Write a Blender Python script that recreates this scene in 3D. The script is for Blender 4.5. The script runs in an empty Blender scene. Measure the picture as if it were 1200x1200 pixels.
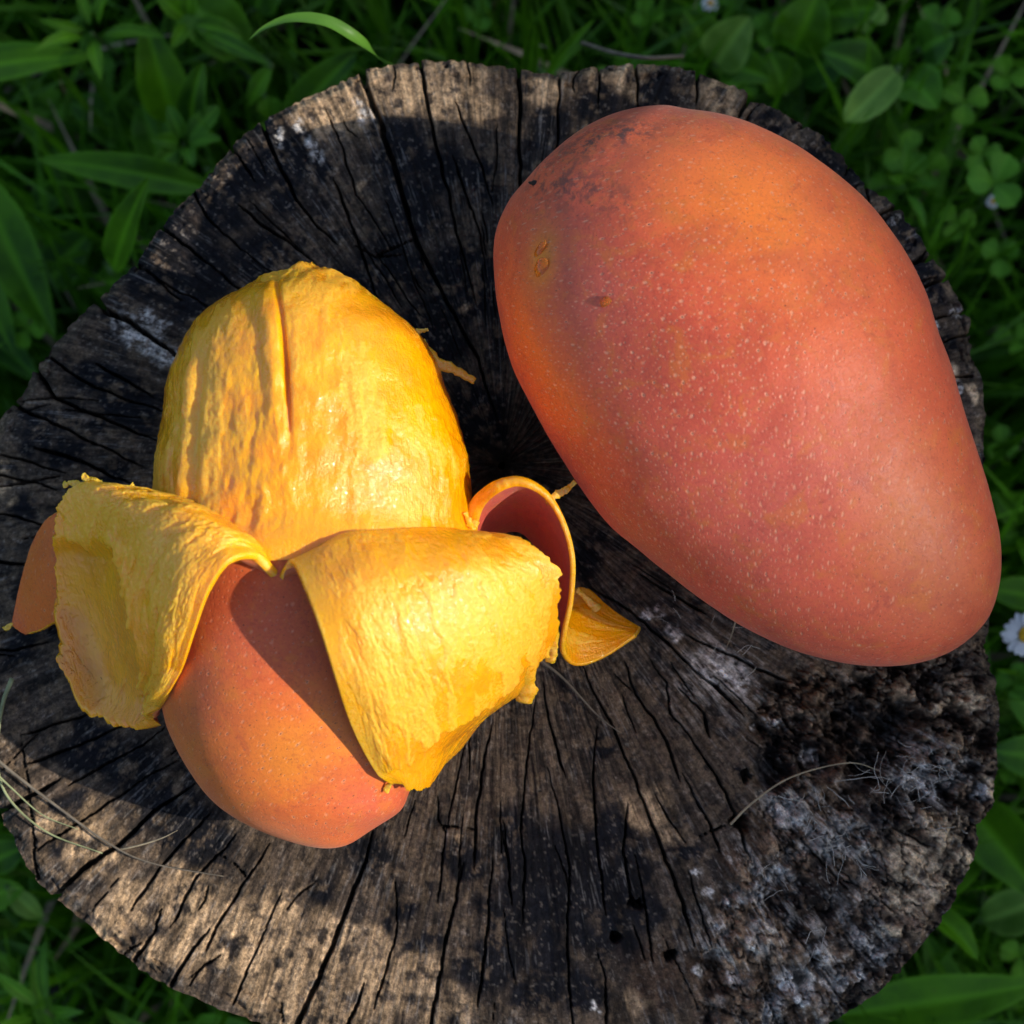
import bpy, bmesh, math, random
import numpy as np
from mathutils import Vector, Matrix, Euler

random.seed(7)
rng = np.random.default_rng(7)
scene = bpy.context.scene
COL = scene.collection
R = math.radians

# ------------------------------------------------------------------ camera
U = 0.0002                 # metres per photo pixel on the cut face of the stump
H = 0.24                   # stump height
TILT = R(6.0)
DIST = 0.50
cam_d = bpy.data.cameras.new("camera")
cam = bpy.data.objects.new("camera", cam_d)
COL.objects.link(cam)
scene.camera = cam
cam_d.sensor_width = 36
cam_d.lens = 75
cam_d.clip_start = 0.01
cam_d.clip_end = 200
CAM = np.array([0.0, -DIST*math.sin(TILT), H + DIST*math.cos(TILT)])
cam.location = CAM
cam.rotation_euler = (TILT, 0, 0)
cam_d.dof.use_dof = True
cam_d.dof.focus_distance = DIST - 0.034
cam_d.dof.aperture_fstop = 16.0

# ------------------------------------------------------------------ sky and sun
SUN_AZ, SUN_EL = -10.0, 36.0     # azimuth from +X towards +Y
SHADE_X = 0.050                  # where on the cut face the crown edge of the added shade tree cuts the sun in half
world = bpy.data.worlds.new("World")
scene.world = world
world.use_nodes = True
wn = world.node_tree.nodes
wl = world.node_tree.links
wn.clear()
sky = wn.new("ShaderNodeTexSky")
sky.sky_type = 'NISHITA'
sky.sun_disc = False
sky.sun_elevation = R(SUN_EL)
sky.sun_rotation = R(90 - SUN_AZ)
bg = wn.new("ShaderNodeBackground")
bg.inputs[1].default_value = 0.14
wo = wn.new("ShaderNodeOutputWorld")
wl.new(sky.outputs[0], bg.inputs[0])
wl.new(bg.outputs[0], wo.inputs[0])

sun_d = bpy.data.lights.new("sun", 'SUN')
sun_d.energy = 5.0
sun_d.angle = R(0.6)
sun_d.color = (1.0, 0.93, 0.82)
sun = bpy.data.objects.new("sun", sun_d)
COL.objects.link(sun)
sdir = Vector((math.cos(R(SUN_EL))*math.cos(R(SUN_AZ)), math.cos(R(SUN_EL))*math.sin(R(SUN_AZ)), math.sin(R(SUN_EL))))
sun.rotation_euler = sdir.to_track_quat('Z', 'Y').to_euler()
sun.location = sdir*3

vs = scene.view_settings
vs.view_transform = 'Standard'
vs.look = 'None'
vs.gamma = 1.0
vs.exposure = 0.46
vs.use_curve_mapping = False

# ------------------------------------------------------------------ helpers
_c, _s = math.cos(TILT), math.sin(TILT)
def P(px, py, h=0.0):
    """world point that stands at height h (photo pixels) above the cut face, seen at pixel px, py"""
    px = np.asarray(px, float); py = np.asarray(py, float); h = np.asarray(h, float)
    k = 18.0/75.0
    a = (px-600)/600*k
    b = (600-py)/600*k
    dx = a
    dy = b*_c + _s
    dz = b*_s - _c
    t = (H + h*U - CAM[2])/dz
    return np.stack(np.broadcast_arrays(CAM[0]+t*dx, CAM[1]+t*dy, CAM[2]+t*dz), -1)

def sstep(a, b, x):
    t = np.clip((x-a)/(b-a), 0, 1)
    return t*t*(3-2*t)

def _hash(ix, iy, seed):
    h = (ix.astype(np.uint32)*np.uint32(374761393) + iy.astype(np.uint32)*np.uint32(668265263)
         + np.uint32((seed*2246822519) & 0xffffffff))
    h = (h ^ (h >> np.uint32(13)))*np.uint32(1274126177)
    h = h ^ (h >> np.uint32(16))
    return (h & np.uint32(0xffffff)).astype(np.float32)/np.float32(0xffffff)

def vnoise(x, y, seed=0):
    x = np.asarray(x, np.float32); y = np.asarray(y, np.float32)
    fx = np.floor(x); fy = np.floor(y)
    ix = fx.astype(np.int64); iy = fy.astype(np.int64)
    tx = x-fx; ty = y-fy
    tx = tx*tx*tx*(tx*(tx*6-15)+10); ty = ty*ty*ty*(ty*(ty*6-15)+10)
    a = _hash(ix, iy, seed); b = _hash(ix+1, iy, seed)
    c = _hash(ix, iy+1, seed); d = _hash(ix+1, iy+1, seed)
    return (a*(1-tx)+b*tx)*(1-ty) + (c*(1-tx)+d*tx)*ty

def fbm(x, y, seed=0, oct=4, gain=0.5):
    r = 0; amp = 1; tot = 0
    for o in range(oct):
        r = r + amp*vnoise(x*2**o + 17.3*o, y*2**o - 9.1*o, seed+o)
        tot += amp; amp *= gain
    return r/tot

def tag(o, label=None, cat=None, group=None, kind=None):
    if label: o['label'] = label
    if cat: o['category'] = cat
    if group: o['group'] = group
    if kind: o['kind'] = kind
    return o

def empty(name, loc):
    o = bpy.data.objects.new(name, None)
    o.empty_display_size = 0.02
    o.location = loc
    COL.objects.link(o)
    return o

def grid_faces(nu, nv, wrap_v=False, off=0):
    i = np.arange(nu-1)[:, None]
    j = np.arange(nv if wrap_v else nv-1)[None, :]
    j2 = (j+1) % nv
    a = i*nv+j; b = i*nv+j2; c = (i+1)*nv+j2; d = (i+1)*nv+j
    return np.stack([a, b, c, d], -1).reshape(-1, 4) + off

def mesh_np(name, V, F, mats, midx=None, attrs=None, uv=None, smooth=True):
    """mesh from arrays; F may hold quads and (list of) triangles"""
    me = bpy.data.meshes.new(name)
    V = np.asarray(V, np.float32)
    if isinstance(F, tuple): quads, tris = F
    else: quads, tris = F, np.zeros((0, 3), int)
    quads = np.asarray(quads, np.int32).reshape(-1, 4); tris = np.asarray(tris, np.int32).reshape(-1, 3)
    loops = np.concatenate([quads.ravel(), tris.ravel()]).astype(np.int32)
    nq, nt = len(quads), len(tris)
    starts = np.concatenate([np.arange(nq)*4, nq*4+np.arange(nt)*3]).astype(np.int32)
    me.vertices.add(len(V)); me.vertices.foreach_set('co', V.ravel())
    me.loops.add(len(loops)); me.loops.foreach_set('vertex_index', loops)
    me.polygons.add(nq+nt)
    me.polygons.foreach_set('loop_start', starts)
    if midx is not None:
        me.polygons.foreach_set('material_index', np.asarray(midx, np.int32))
    me.polygons.foreach_set('use_smooth', np.full(nq+nt, smooth, dtype=bool))
    for m in (mats if isinstance(mats, (list, tuple)) else [mats]):
        me.materials.append(m)
    if attrs:
        for k, a in attrs.items():
            a = np.asarray(a, np.float32)
            if a.ndim == 1:
                at = me.attributes.new(k, 'FLOAT', 'POINT'); at.data.foreach_set('value', a)
            else:
                at = me.attributes.new(k, 'FLOAT_COLOR', 'POINT')
                c4 = np.ones((len(a), 4), np.float32); c4[:, :3] = a[:, :3]
                at.data.foreach_set('color', c4.ravel())
    if uv is not None:
        ul = me.uv_layers.new(name='polar')
        ul.data.foreach_set('uv', np.asarray(uv, np.float32)[loops].ravel())
    me.update(); me.validate()
    return me

def obj(name, me, parent=None):
    """link a mesh given in world coordinates; child meshes become local to their thing"""
    o = bpy.data.objects.new(name, me)
    COL.objects.link(o)
    if parent is not None:
        p = Vector((0, 0, 0)); q = parent
        while q is not None:
            p = p + Vector(q.location); q = q.parent
        me.transform(Matrix.Translation(-p))
        o.parent = parent
    return o

def obj_at(name, me, loc):
    o = bpy.data.objects.new(name, me)
    me.transform(Matrix.Translation(-Vector(loc)))
    o.location = loc
    COL.objects.link(o)
    return o

def tube(pts, rad, n=6, closed_ends=True, flat=1.0):
    """verts, quads, tris of a tapered tube along world points"""
    pts = np.asarray(pts, float); m = len(pts)
    rad = np.broadcast_to(np.asarray(rad, float), (m,))
    T = np.gradient(pts, axis=0); T /= np.linalg.norm(T, axis=1)[:, None]+1e-12
    ref = np.array([0, 0, 1.0]) if abs(T[0][2]) < .9 else np.array([1.0, 0, 0])
    V = []
    for i in range(m):
        a = np.cross(T[i], ref); a /= np.linalg.norm(a)+1e-12
        b = np.cross(a, T[i])
        for k in range(n):
            w = 2*math.pi*k/n
            V.append(pts[i]+rad[i]*(a*math.cos(w)+b*math.sin(w)*flat))
    q = grid_faces(m, n, True)
    t = []
    if closed_ends:
        V.append(pts[0]); V.append(pts[-1]); c0 = m*n; c1 = c0+1
        for k in range(n):
            t.append((c0, (k+1) % n, k)); t.append((c1, (m-1)*n+k, (m-1)*n+(k+1) % n))
    return np.array(V), q, np.array(t).reshape(-1, 3)

def curve(pts, n):
    """Catmull-Rom through points"""
    pts = np.asarray(pts, float)
    p = np.concatenate([[2*pts[0]-pts[1]], pts, [2*pts[-1]-pts[-2]]])
    ts = np.linspace(0, len(pts)-1, n)
    i = np.minimum(ts.astype(int), len(pts)-2); t = (ts-i)[:, None]
    a, b, c, d = p[i], p[i+1], p[i+2], p[i+3]
    return .5*((2*b)+(-a+c)*t+(2*a-5*b+4*c-d)*t*t+(-a+3*b-3*c+d)*t**3)

def bicubic(G, nu, nv):
    G = np.asarray(G, float)
    A = np.stack([curve(G[:, j], nu) for j in range(G.shape[1])], 1)
    return np.stack([curve(A[i], nv) for i in range(nu)], 0)

# ------------------------------------------------------------------ materials
class NT:
    def __init__(s, name):
        s.m = bpy.data.materials.new(name); s.m.use_nodes = True
        s.t = s.m.node_tree; s.t.nodes.clear()
        s.out = s.t.nodes.new('ShaderNodeOutputMaterial')
        s.b = s.t.nodes.new('ShaderNodeBsdfPrincipled')
        s.t.links.new(s.b.outputs[0], s.out.inputs[0])
    def n(s, typ, **kw):
        x = s.t.nodes.new(typ)
        for k, v in kw.items(): setattr(x, k, v)
        return x
    def link(s, a, b): s.t.links.new(a, b)
    def val(s, v, inp):
        if hasattr(v, 'links') or isinstance(v, bpy.types.NodeSocket): s.link(v, inp)
        else: inp.default_value = v
    def attr(s, name, out=2):
        a = s.n('ShaderNodeAttribute'); a.attribute_name = name
        return a.outputs[out]
    def coord(s, which='Object'): return s.n('ShaderNodeTexCoord').outputs[which]
    def mapping(s, vec, scale=(1, 1, 1)):
        x = s.n('ShaderNodeMapping'); s.link(vec, x.inputs[0]); x.inputs['Scale'].default_value = scale
        return x.outputs[0]
    def noise(s, vec, scale, detail=3, rough=.55, dist=0):
        x = s.n('ShaderNodeTexNoise'); s.link(vec, x.inputs['Vector'])
        x.inputs['Scale'].default_value = scale; x.inputs['Detail'].default_value = detail
        x.inputs['Roughness'].default_value = rough; x.inputs['Distortion'].default_value = dist
        return x.outputs[0]
    def voro(s, vec, scale, rnd=1.0):
        x = s.n('ShaderNodeTexVoronoi'); s.link(vec, x.inputs['Vector']); x.inputs['Scale'].default_value = scale
        x.inputs['Randomness'].default_value = rnd
        return x
    def math(s, op, a, b=0.0, c=0.0, clamp=False):
        x = s.n('ShaderNodeMath', operation=op); x.use_clamp = clamp
        s.val(a, x.inputs[0]); s.val(b, x.inputs[1]); s.val(c, x.inputs[2])
        return x.outputs[0]
    def ramp(s, v, a, b, lo=0.0, hi=1.0, smooth=True):
        x = s.n('ShaderNodeMapRange'); x.interpolation_type = 'SMOOTHSTEP' if smooth else 'LINEAR'
        s.val(v, x.inputs[0]); x.inputs[1].default_value = a; x.inputs[2].default_value = b
        x.inputs[3].default_value = lo; x.inputs[4].default_value = hi
        return x.outputs[0]
    def mix(s, f, a, b, mode='MIX'):
        x = s.n('ShaderNodeMix', data_type='RGBA'); x.blend_type = mode
        s.val(f, x.inputs[0])
        s.val(a if not isinstance(a, tuple) else (*a, 1), x.inputs[6])
        s.val(b if not isinstance(b, tuple) else (*b, 1), x.inputs[7])
        return x.outputs[2]
    def bump(s, hgt, strength, dist):
        x = s.n('ShaderNodeBump'); s.val(hgt, x.inputs['Height'])
        x.inputs['Strength'].default_value = strength; x.inputs['Distance'].default_value = dist
        s.link(x.outputs[0], s.b.inputs['Normal'])
        return x

def mat_wood():
    t = NT('weathered_wood')
    col = t.attr('albedo', 0)
    uv = t.n('ShaderNodeUVMap'); uv.uv_map = 'polar'
    xy = t.coord()
    f1 = t.noise(t.mapping(uv.outputs[0], (1, .12, 1)), 340, 4, .65)
    f2 = t.noise(xy, 900, 5, .7)
    f3 = t.noise(xy, 3500, 2, .6)
    m = t.math('MULTIPLY', t.ramp(f1, .28, .72, .42, 1.6), t.ramp(f2, .28, .72, .45, 1.55))
    m = t.math('MULTIPLY', m, t.ramp(f3, .2, .8, .75, 1.25))
    mm = t.n('ShaderNodeCombineXYZ')
    for k in range(3): t.link(m, mm.inputs[k])
    c = t.mix(1.0, col, mm.outputs[0], 'MULTIPLY')
    t.link(c, t.b.inputs['Base Color'])
    t.link(t.ramp(f2, .2, .8, .62, .95), t.b.inputs['Roughness'])
    t.b.inputs['Specular IOR Level'].default_value = .12
    hh = t.math('ADD', t.math('MULTIPLY', f1, 1.0), t.math('ADD', t.math('MULTIPLY', f2, .8), t.math('MULTIPLY', f3, .35)))
    t.bump(hh, .95, .0009)
    return t.m

def mat_bark():
    t = NT('stump_side_wood')
    xy = t.coord()
    f = t.noise(t.mapping(xy, (1, 1, .12)), 300, 5, .65)
    g = t.noise(xy, 60, 3)
    c = t.mix(t.ramp(f, .3, .7), (.02, .016, .013), (.12, .09, .065))
    c = t.mix(t.ramp(g, .45, .65), c, (.035, .035, .03))
    t.link(c, t.b.inputs['Base Color']); t.b.inputs['Roughness'].default_value = .9
    t.bump(f, .8, .003)
    return t.m

def mat_skin(name, dot=1.0, pk=1.0, pore=.35):
    t = NT(name)
    xy = t.coord()
    uvn = t.n('ShaderNodeUVMap'); uvn.uv_map = 'polar'
    uv = uvn.outputs[0]
    col = t.attr('albedo', 0)
    n1 = t.noise(xy, 60, 4, .62, .8)
    n2 = t.noise(xy, 260, 5, .7, 1.0)
    n3 = t.noise(xy, 1500, 4, .7, .6)
    n4 = t.noise(xy, 130, 4, .6, 1.2)
    c = t.mix(t.math('MULTIPLY', t.ramp(n1, .40, .68), .42), col, (.42, .062, .045*pk))
    c = t.mix(t.math('MULTIPLY', t.ramp(n4, .52, .70), .40), c, (.62, .18, .025*pk))
    c = t.mix(t.math('MULTIPLY', t.ramp(n2, .50, .74), .42), c, (.58, .165, .045*pk))
    c = t.mix(t.math('MULTIPLY', t.ramp(n2, .46, .30), .40), c, (.36, .045, .04*pk))
    c = t.mix(t.math('MULTIPLY', t.ramp(n3, .50, .72), .45), c, (.26, .05, .035*pk))
    c = t.mix(t.math('MULTIPLY', t.ramp(n3, .46, .30), .30), c, (.66, .22, .07*pk))
    den = t.attr('dots', 2)
    hgt = t.math('MULTIPLY', n3, .3)
    for (sc, r0, r1, amt, pr, bias) in ((390, .080, .11, .56, pore, 0.0), (760, .10, .13, .38, pore*.8, -.05)):
        v = t.voro(uv, sc, .95); v.voronoi_dimensions = '2D'
        sep = t.n('ShaderNodeSeparateColor'); t.link(v.outputs['Color'], sep.inputs[0])
        size = t.math('MULTIPLY_ADD', sep.outputs[0], r1, r0)
        d = t.math('DIVIDE', t.math('ADD', v.outputs['Distance'], t.math('MULTIPLY', t.math('SUBTRACT', n3, .5), .09)), size)
        on = t.math('LESS_THAN', sep.outputs[1], t.math('ADD', den, bias))
        dots = t.math('MULTIPLY', t.ramp(d, .35, 1.3, 1, 0), on)
        lev = t.math('MULTIPLY', dots, t.math('MULTIPLY_ADD', sep.outputs[1], .5, .5))
        c = t.mix(t.math('MULTIPLY', lev, amt*dot), c, (.82, .44, .26))
        po = t.math('MULTIPLY', t.ramp(d, .25, .45, 1, 0), t.math('LESS_THAN', sep.outputs[2], pr))
        c = t.mix(t.math('MULTIPLY', po, .8), c, (.06, .025, .015))
        hgt = t.math('ADD', hgt, t.math('MULTIPLY', lev, .22))
    soot = t.attr('soot', 2)
    so = t.math('MULTIPLY', soot, t.ramp(t.noise(xy, 330, 6, .75), .44, .60))
    c = t.mix(t.math('MULTIPLY', so, .85), c, (.05, .03, .03))
    t.link(c, t.b.inputs['Base Color'])
    t.link(t.ramp(n2, .3, .7, .36, .54), t.b.inputs['Roughness'])
    t.b.inputs['Specular IOR Level'].default_value = .36
    t.b.inputs['Subsurface Weight'].default_value = .08
    t.b.inputs['Subsurface Radius'].default_value = (1.0, .25, .08)
    t.b.inputs['Subsurface Scale'].default_value = .0015
    t.b.inputs['Sheen Weight'].default_value = .10
    t.b.inputs['Sheen Roughness'].default_value = .5
    t.bump(t.math('ADD', hgt, t.math('MULTIPLY', n2, .30)), .40, .0009)
    return t.m

def mat_flesh():
    t = NT('mango_flesh')
    xy = t.coord()
    pale = t.attr('pale', 2)
    st = t.mapping(xy, (1, .16, 1))
    f = t.noise(st, 560, 5, .7)
    g = t.noise(xy, 1500, 4, .7)
    big = t.noise(xy, 90, 3, .6)
    p = t.ramp(t.math('ADD', t.math('ADD', t.math('MULTIPLY', pale, .60), t.math('MULTIPLY', f, .50)), t.math('MULTIPLY', g, .36)), .70, 1.02)
    deep = t.mix(t.ramp(big, .35, .65), (.94, .325, .0), (.96, .41, .0))
    lite = t.mix(t.ramp(g, .3, .7), (.90, .370, .006), (.95, .495, .045))
    c = t.mix(p, deep, lite)
    c = t.mix(t.math('MULTIPLY', t.ramp(f, .58, .75), .25), c, (.74, .27, .01))
    c = t.mix(t.math('MULTIPLY', t.math('MULTIPLY', t.attr('amber', 2), t.ramp(big, .30, .62, 1, .35)), .85), c, (.74, .27, .0))
    t.link(c, t.b.inputs['Base Color'])
    r = t.math('ADD', t.math('MULTIPLY', p, .22), t.ramp(g, .3, .7, .14, .26))
    t.link(r, t.b.inputs['Roughness'])
    t.b.inputs['Specular IOR Level'].default_value = .5
    t.b.inputs['Subsurface Weight'].default_value = .6
    t.b.inputs['Subsurface Radius'].default_value = (1.0, .45, .08)
    t.b.inputs['Subsurface Scale'].default_value = .0032
    hgt = t.math('ADD', t.math('MULTIPLY', g, .9), t.math('MULTIPLY', f, .8))
    bn = t.bump(hgt, .42, .0009)
    t.b.inputs['Coat Weight'].default_value = .7
    t.link(t.ramp(p, 0, 1, .9, .5), t.b.inputs['Coat Weight'])
    t.b.inputs['Coat Roughness'].default_value = .045
    gl = t.noise(xy, 820, 3, .5)
    b2 = t.n('ShaderNodeBump'); t.link(t.math('ADD', gl, t.math('MULTIPLY', f, .35)), b2.inputs['Height']); b2.inputs['Strength'].default_value = .62; b2.inputs['Distance'].default_value = .0008
    t.link(b2.outputs[0], t.b.inputs['Coat Normal'])
    return t.m

def mat_plain(name, col, rough=.6, var=.3, scale=200, spec=.3, transl=0.0, stretch=(1, 1, 1)):
    t = NT(name)
    xy = t.coord()
    n = t.noise(t.mapping(xy, stretch), scale, 4, .6)
    lo = tuple(x*(1-var) for x in col); hi = tuple(min(1, x*(1+var)) for x in col)
    c = t.mix(t.ramp(n, .3, .7), lo, hi)
    t.link(c, t.b.inputs['Base Color'])
    t.b.inputs['Roughness'].default_value = rough
    t.b.inputs['Specular IOR Level'].default_value = spec
    t.bump(n, .25, .0006)
    if transl:
        tr = t.n('ShaderNodeBsdfTranslucent'); t.link(c, tr.inputs[0])
        mx = t.n('ShaderNodeMixShader'); mx.inputs[0].default_value = transl
        t.link(t.b.outputs[0], mx.inputs[1]); t.link(tr.outputs[0], mx.inputs[2])
        t.link(mx.outputs[0], t.out.inputs[0])
    return t.m

def mat_leaf(name, lo, hi, ribs=0):
    t = NT(name)
    xy = t.coord()
    oi = t.n('ShaderNodeObjectInfo')
    n = t.noise(xy, 70, 4, .6)
    f = t.math('ADD', t.ramp(n, .3, .7, 0, .55), t.math('MULTIPLY', oi.outputs['Random'], .45))
    c = t.mix(f, lo, hi)
    rib = t.attr('rib', 2)
    c = t.mix(t.math('MULTIPLY', rib, .55), c, tuple(min(1, x*1.8+.01) for x in hi))
    n2 = t.noise(xy, 500, 3, .6)
    c = t.mix(t.math('MULTIPLY', t.ramp(n2, .62, .75), .4), c, (.10, .09, .02))
    t.link(c, t.b.inputs['Base Color'])
    t.b.inputs['Roughness'].default_value = .5
    t.b.inputs['Specular IOR Level'].default_value = .22
    t.bump(t.math('ADD', n2, t.math('MULTIPLY', rib, -.6)), .35, .0008)
    tr = t.n('ShaderNodeBsdfTranslucent'); t.link(c, tr.inputs[0])
    mx = t.n('ShaderNodeMixShader'); mx.inputs[0].default_value = .25
    t.link(t.b.outputs[0], mx.inputs[1]); t.link(tr.outputs[0], mx.inputs[2])
    t.link(mx.outputs[0], t.out.inputs[0])
    return t.m

M = dict(
    wood=mat_wood(), bark=mat_bark(),
    skin=mat_skin('mango_skin', .9, .7, .34), skin2=mat_skin('peeled_mango_skin', .6, .5, .6),
    flesh=mat_flesh(),
    leaf=mat_leaf('broad_leaf', (.009, .050, .001), (.088, .250, .003)),
    leaf_cool=mat_leaf('bluish_leaf', (.011, .056, .003), (.082, .245, .010)),
    leaf_pale=mat_leaf('pale_leaf', (.06, .16, .012), (.18, .33, .05)),
    grass=mat_plain('grass_green', (.062, .195, .003), .5, .55, 30, .3, .25),
    grass_lit=mat_plain('grass_sunlit', (.10, .24, .025), .45, .25, 60, .4, .3),  # lighter green of the sunlit blade, light put into the colour
    stem=mat_plain('plant_stem', (.05, .10, .02), .6, .3),
    straw=mat_plain('dry_straw', (.30, .24, .15), .7, .3, 300),
    straw_dark=mat_plain('old_straw', (.14, .115, .085), .75, .3, 300),
    straw_green=mat_plain('greenish_straw', (.22, .24, .12), .65, .3, 300),
    fibre=mat_plain('root_fibre', (.52, .48, .42), .8, .35, 400),
    soil=mat_plain('soil', (.022, .018, .012), .95, .6, 120, .1),
    petal=mat_plain('daisy_petal', (.80, .80, .80), .6, .06, 300, .3, .2),
    yolk=mat_plain('daisy_disc', (.75, .42, .02), .7, .3, 900),
    scar=mat_plain('dry_stem_scar', (.03, .02, .015), .85, .4, 900),
)
def mat_sap():
    t = NT('clear_sap')
    t.b.inputs['Base Color'].default_value = (.90, .40, .06, 1)
    t.b.inputs['Roughness'].default_value = .04
    t.b.inputs['IOR'].default_value = 1.4
    t.b.inputs['Transmission Weight'].default_value = .85
    return t.m
M['sap'] = mat_sap()

# ------------------------------------------------------------------ ground
gv = np.array([[-30, -30, 0], [30, -30, 0], [30, 30, 0], [-30, 30, 0]], float)
def ground():
    n = 121
    g = np.linspace(-1, 1, n); g = np.sign(g)*np.abs(g)**3*40
    X, Y = np.meshgrid(g, g, indexing='ij')
    r = np.hypot(X, Y)
    Z = (fbm(X*18, Y*18, 3, 3)-.5)*.018*np.clip(1.5-r, 0, 1) - .004
    me = mesh_np('ground', np.stack([X, Y, Z], -1).reshape(-1, 3), grid_faces(n, n)[:, ::-1], M['soil'])
    tag(obj('ground', me), kind='structure')
ground()

# ------------------------------------------------------------------ tree stump
OUT = np.array([(413,87),(427,80),(455,75),(483,72),(497,70),(530,70),(560,72),(600,77),(610,78),(635,80),(660,82),(700,77),(733,73),(760,72),(800,78),
 (820,83),(850,93),(877,105),(882,116),(913,123),(927,133),(967,160),(987,180),(1020,217),(1050,237),(1070,262),(1090,292),(1110,317),(1125,347),(1137,372),
 (1139,412),(1152,450),(1155,475),(1154,520),(1152,580),(1155,640),(1162,700),(1163,730),(1157,758),(1162,778),(1170,800),(1175,843),(1172,885),(1170,917),(1168,943),
 (1150,978),(1148,997),(1133,1033),(1100,1083),(1067,1127),(1033,1160),(980,1198),(930,1222),(850,1248),(740,1265),(620,1268),(500,1255),(380,1225),
 (300,1197),(250,1180),(200,1157),(153,1127),(110,1093),(67,1057),(43,1033),(20,997),(0,967),(-10,925),(-18,860),(-24,780),(-26,700),(-25,620),(-20,550),(-8,503),
 (0,488),(16,471),(41,431),(67,397),(93,366),(110,352),(117,343),(157,307),(187,263),(227,223),(263,180),(272,168),(305,143),(350,117),(385,100)], float)
PITH = np.array([588., 545.])

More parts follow.
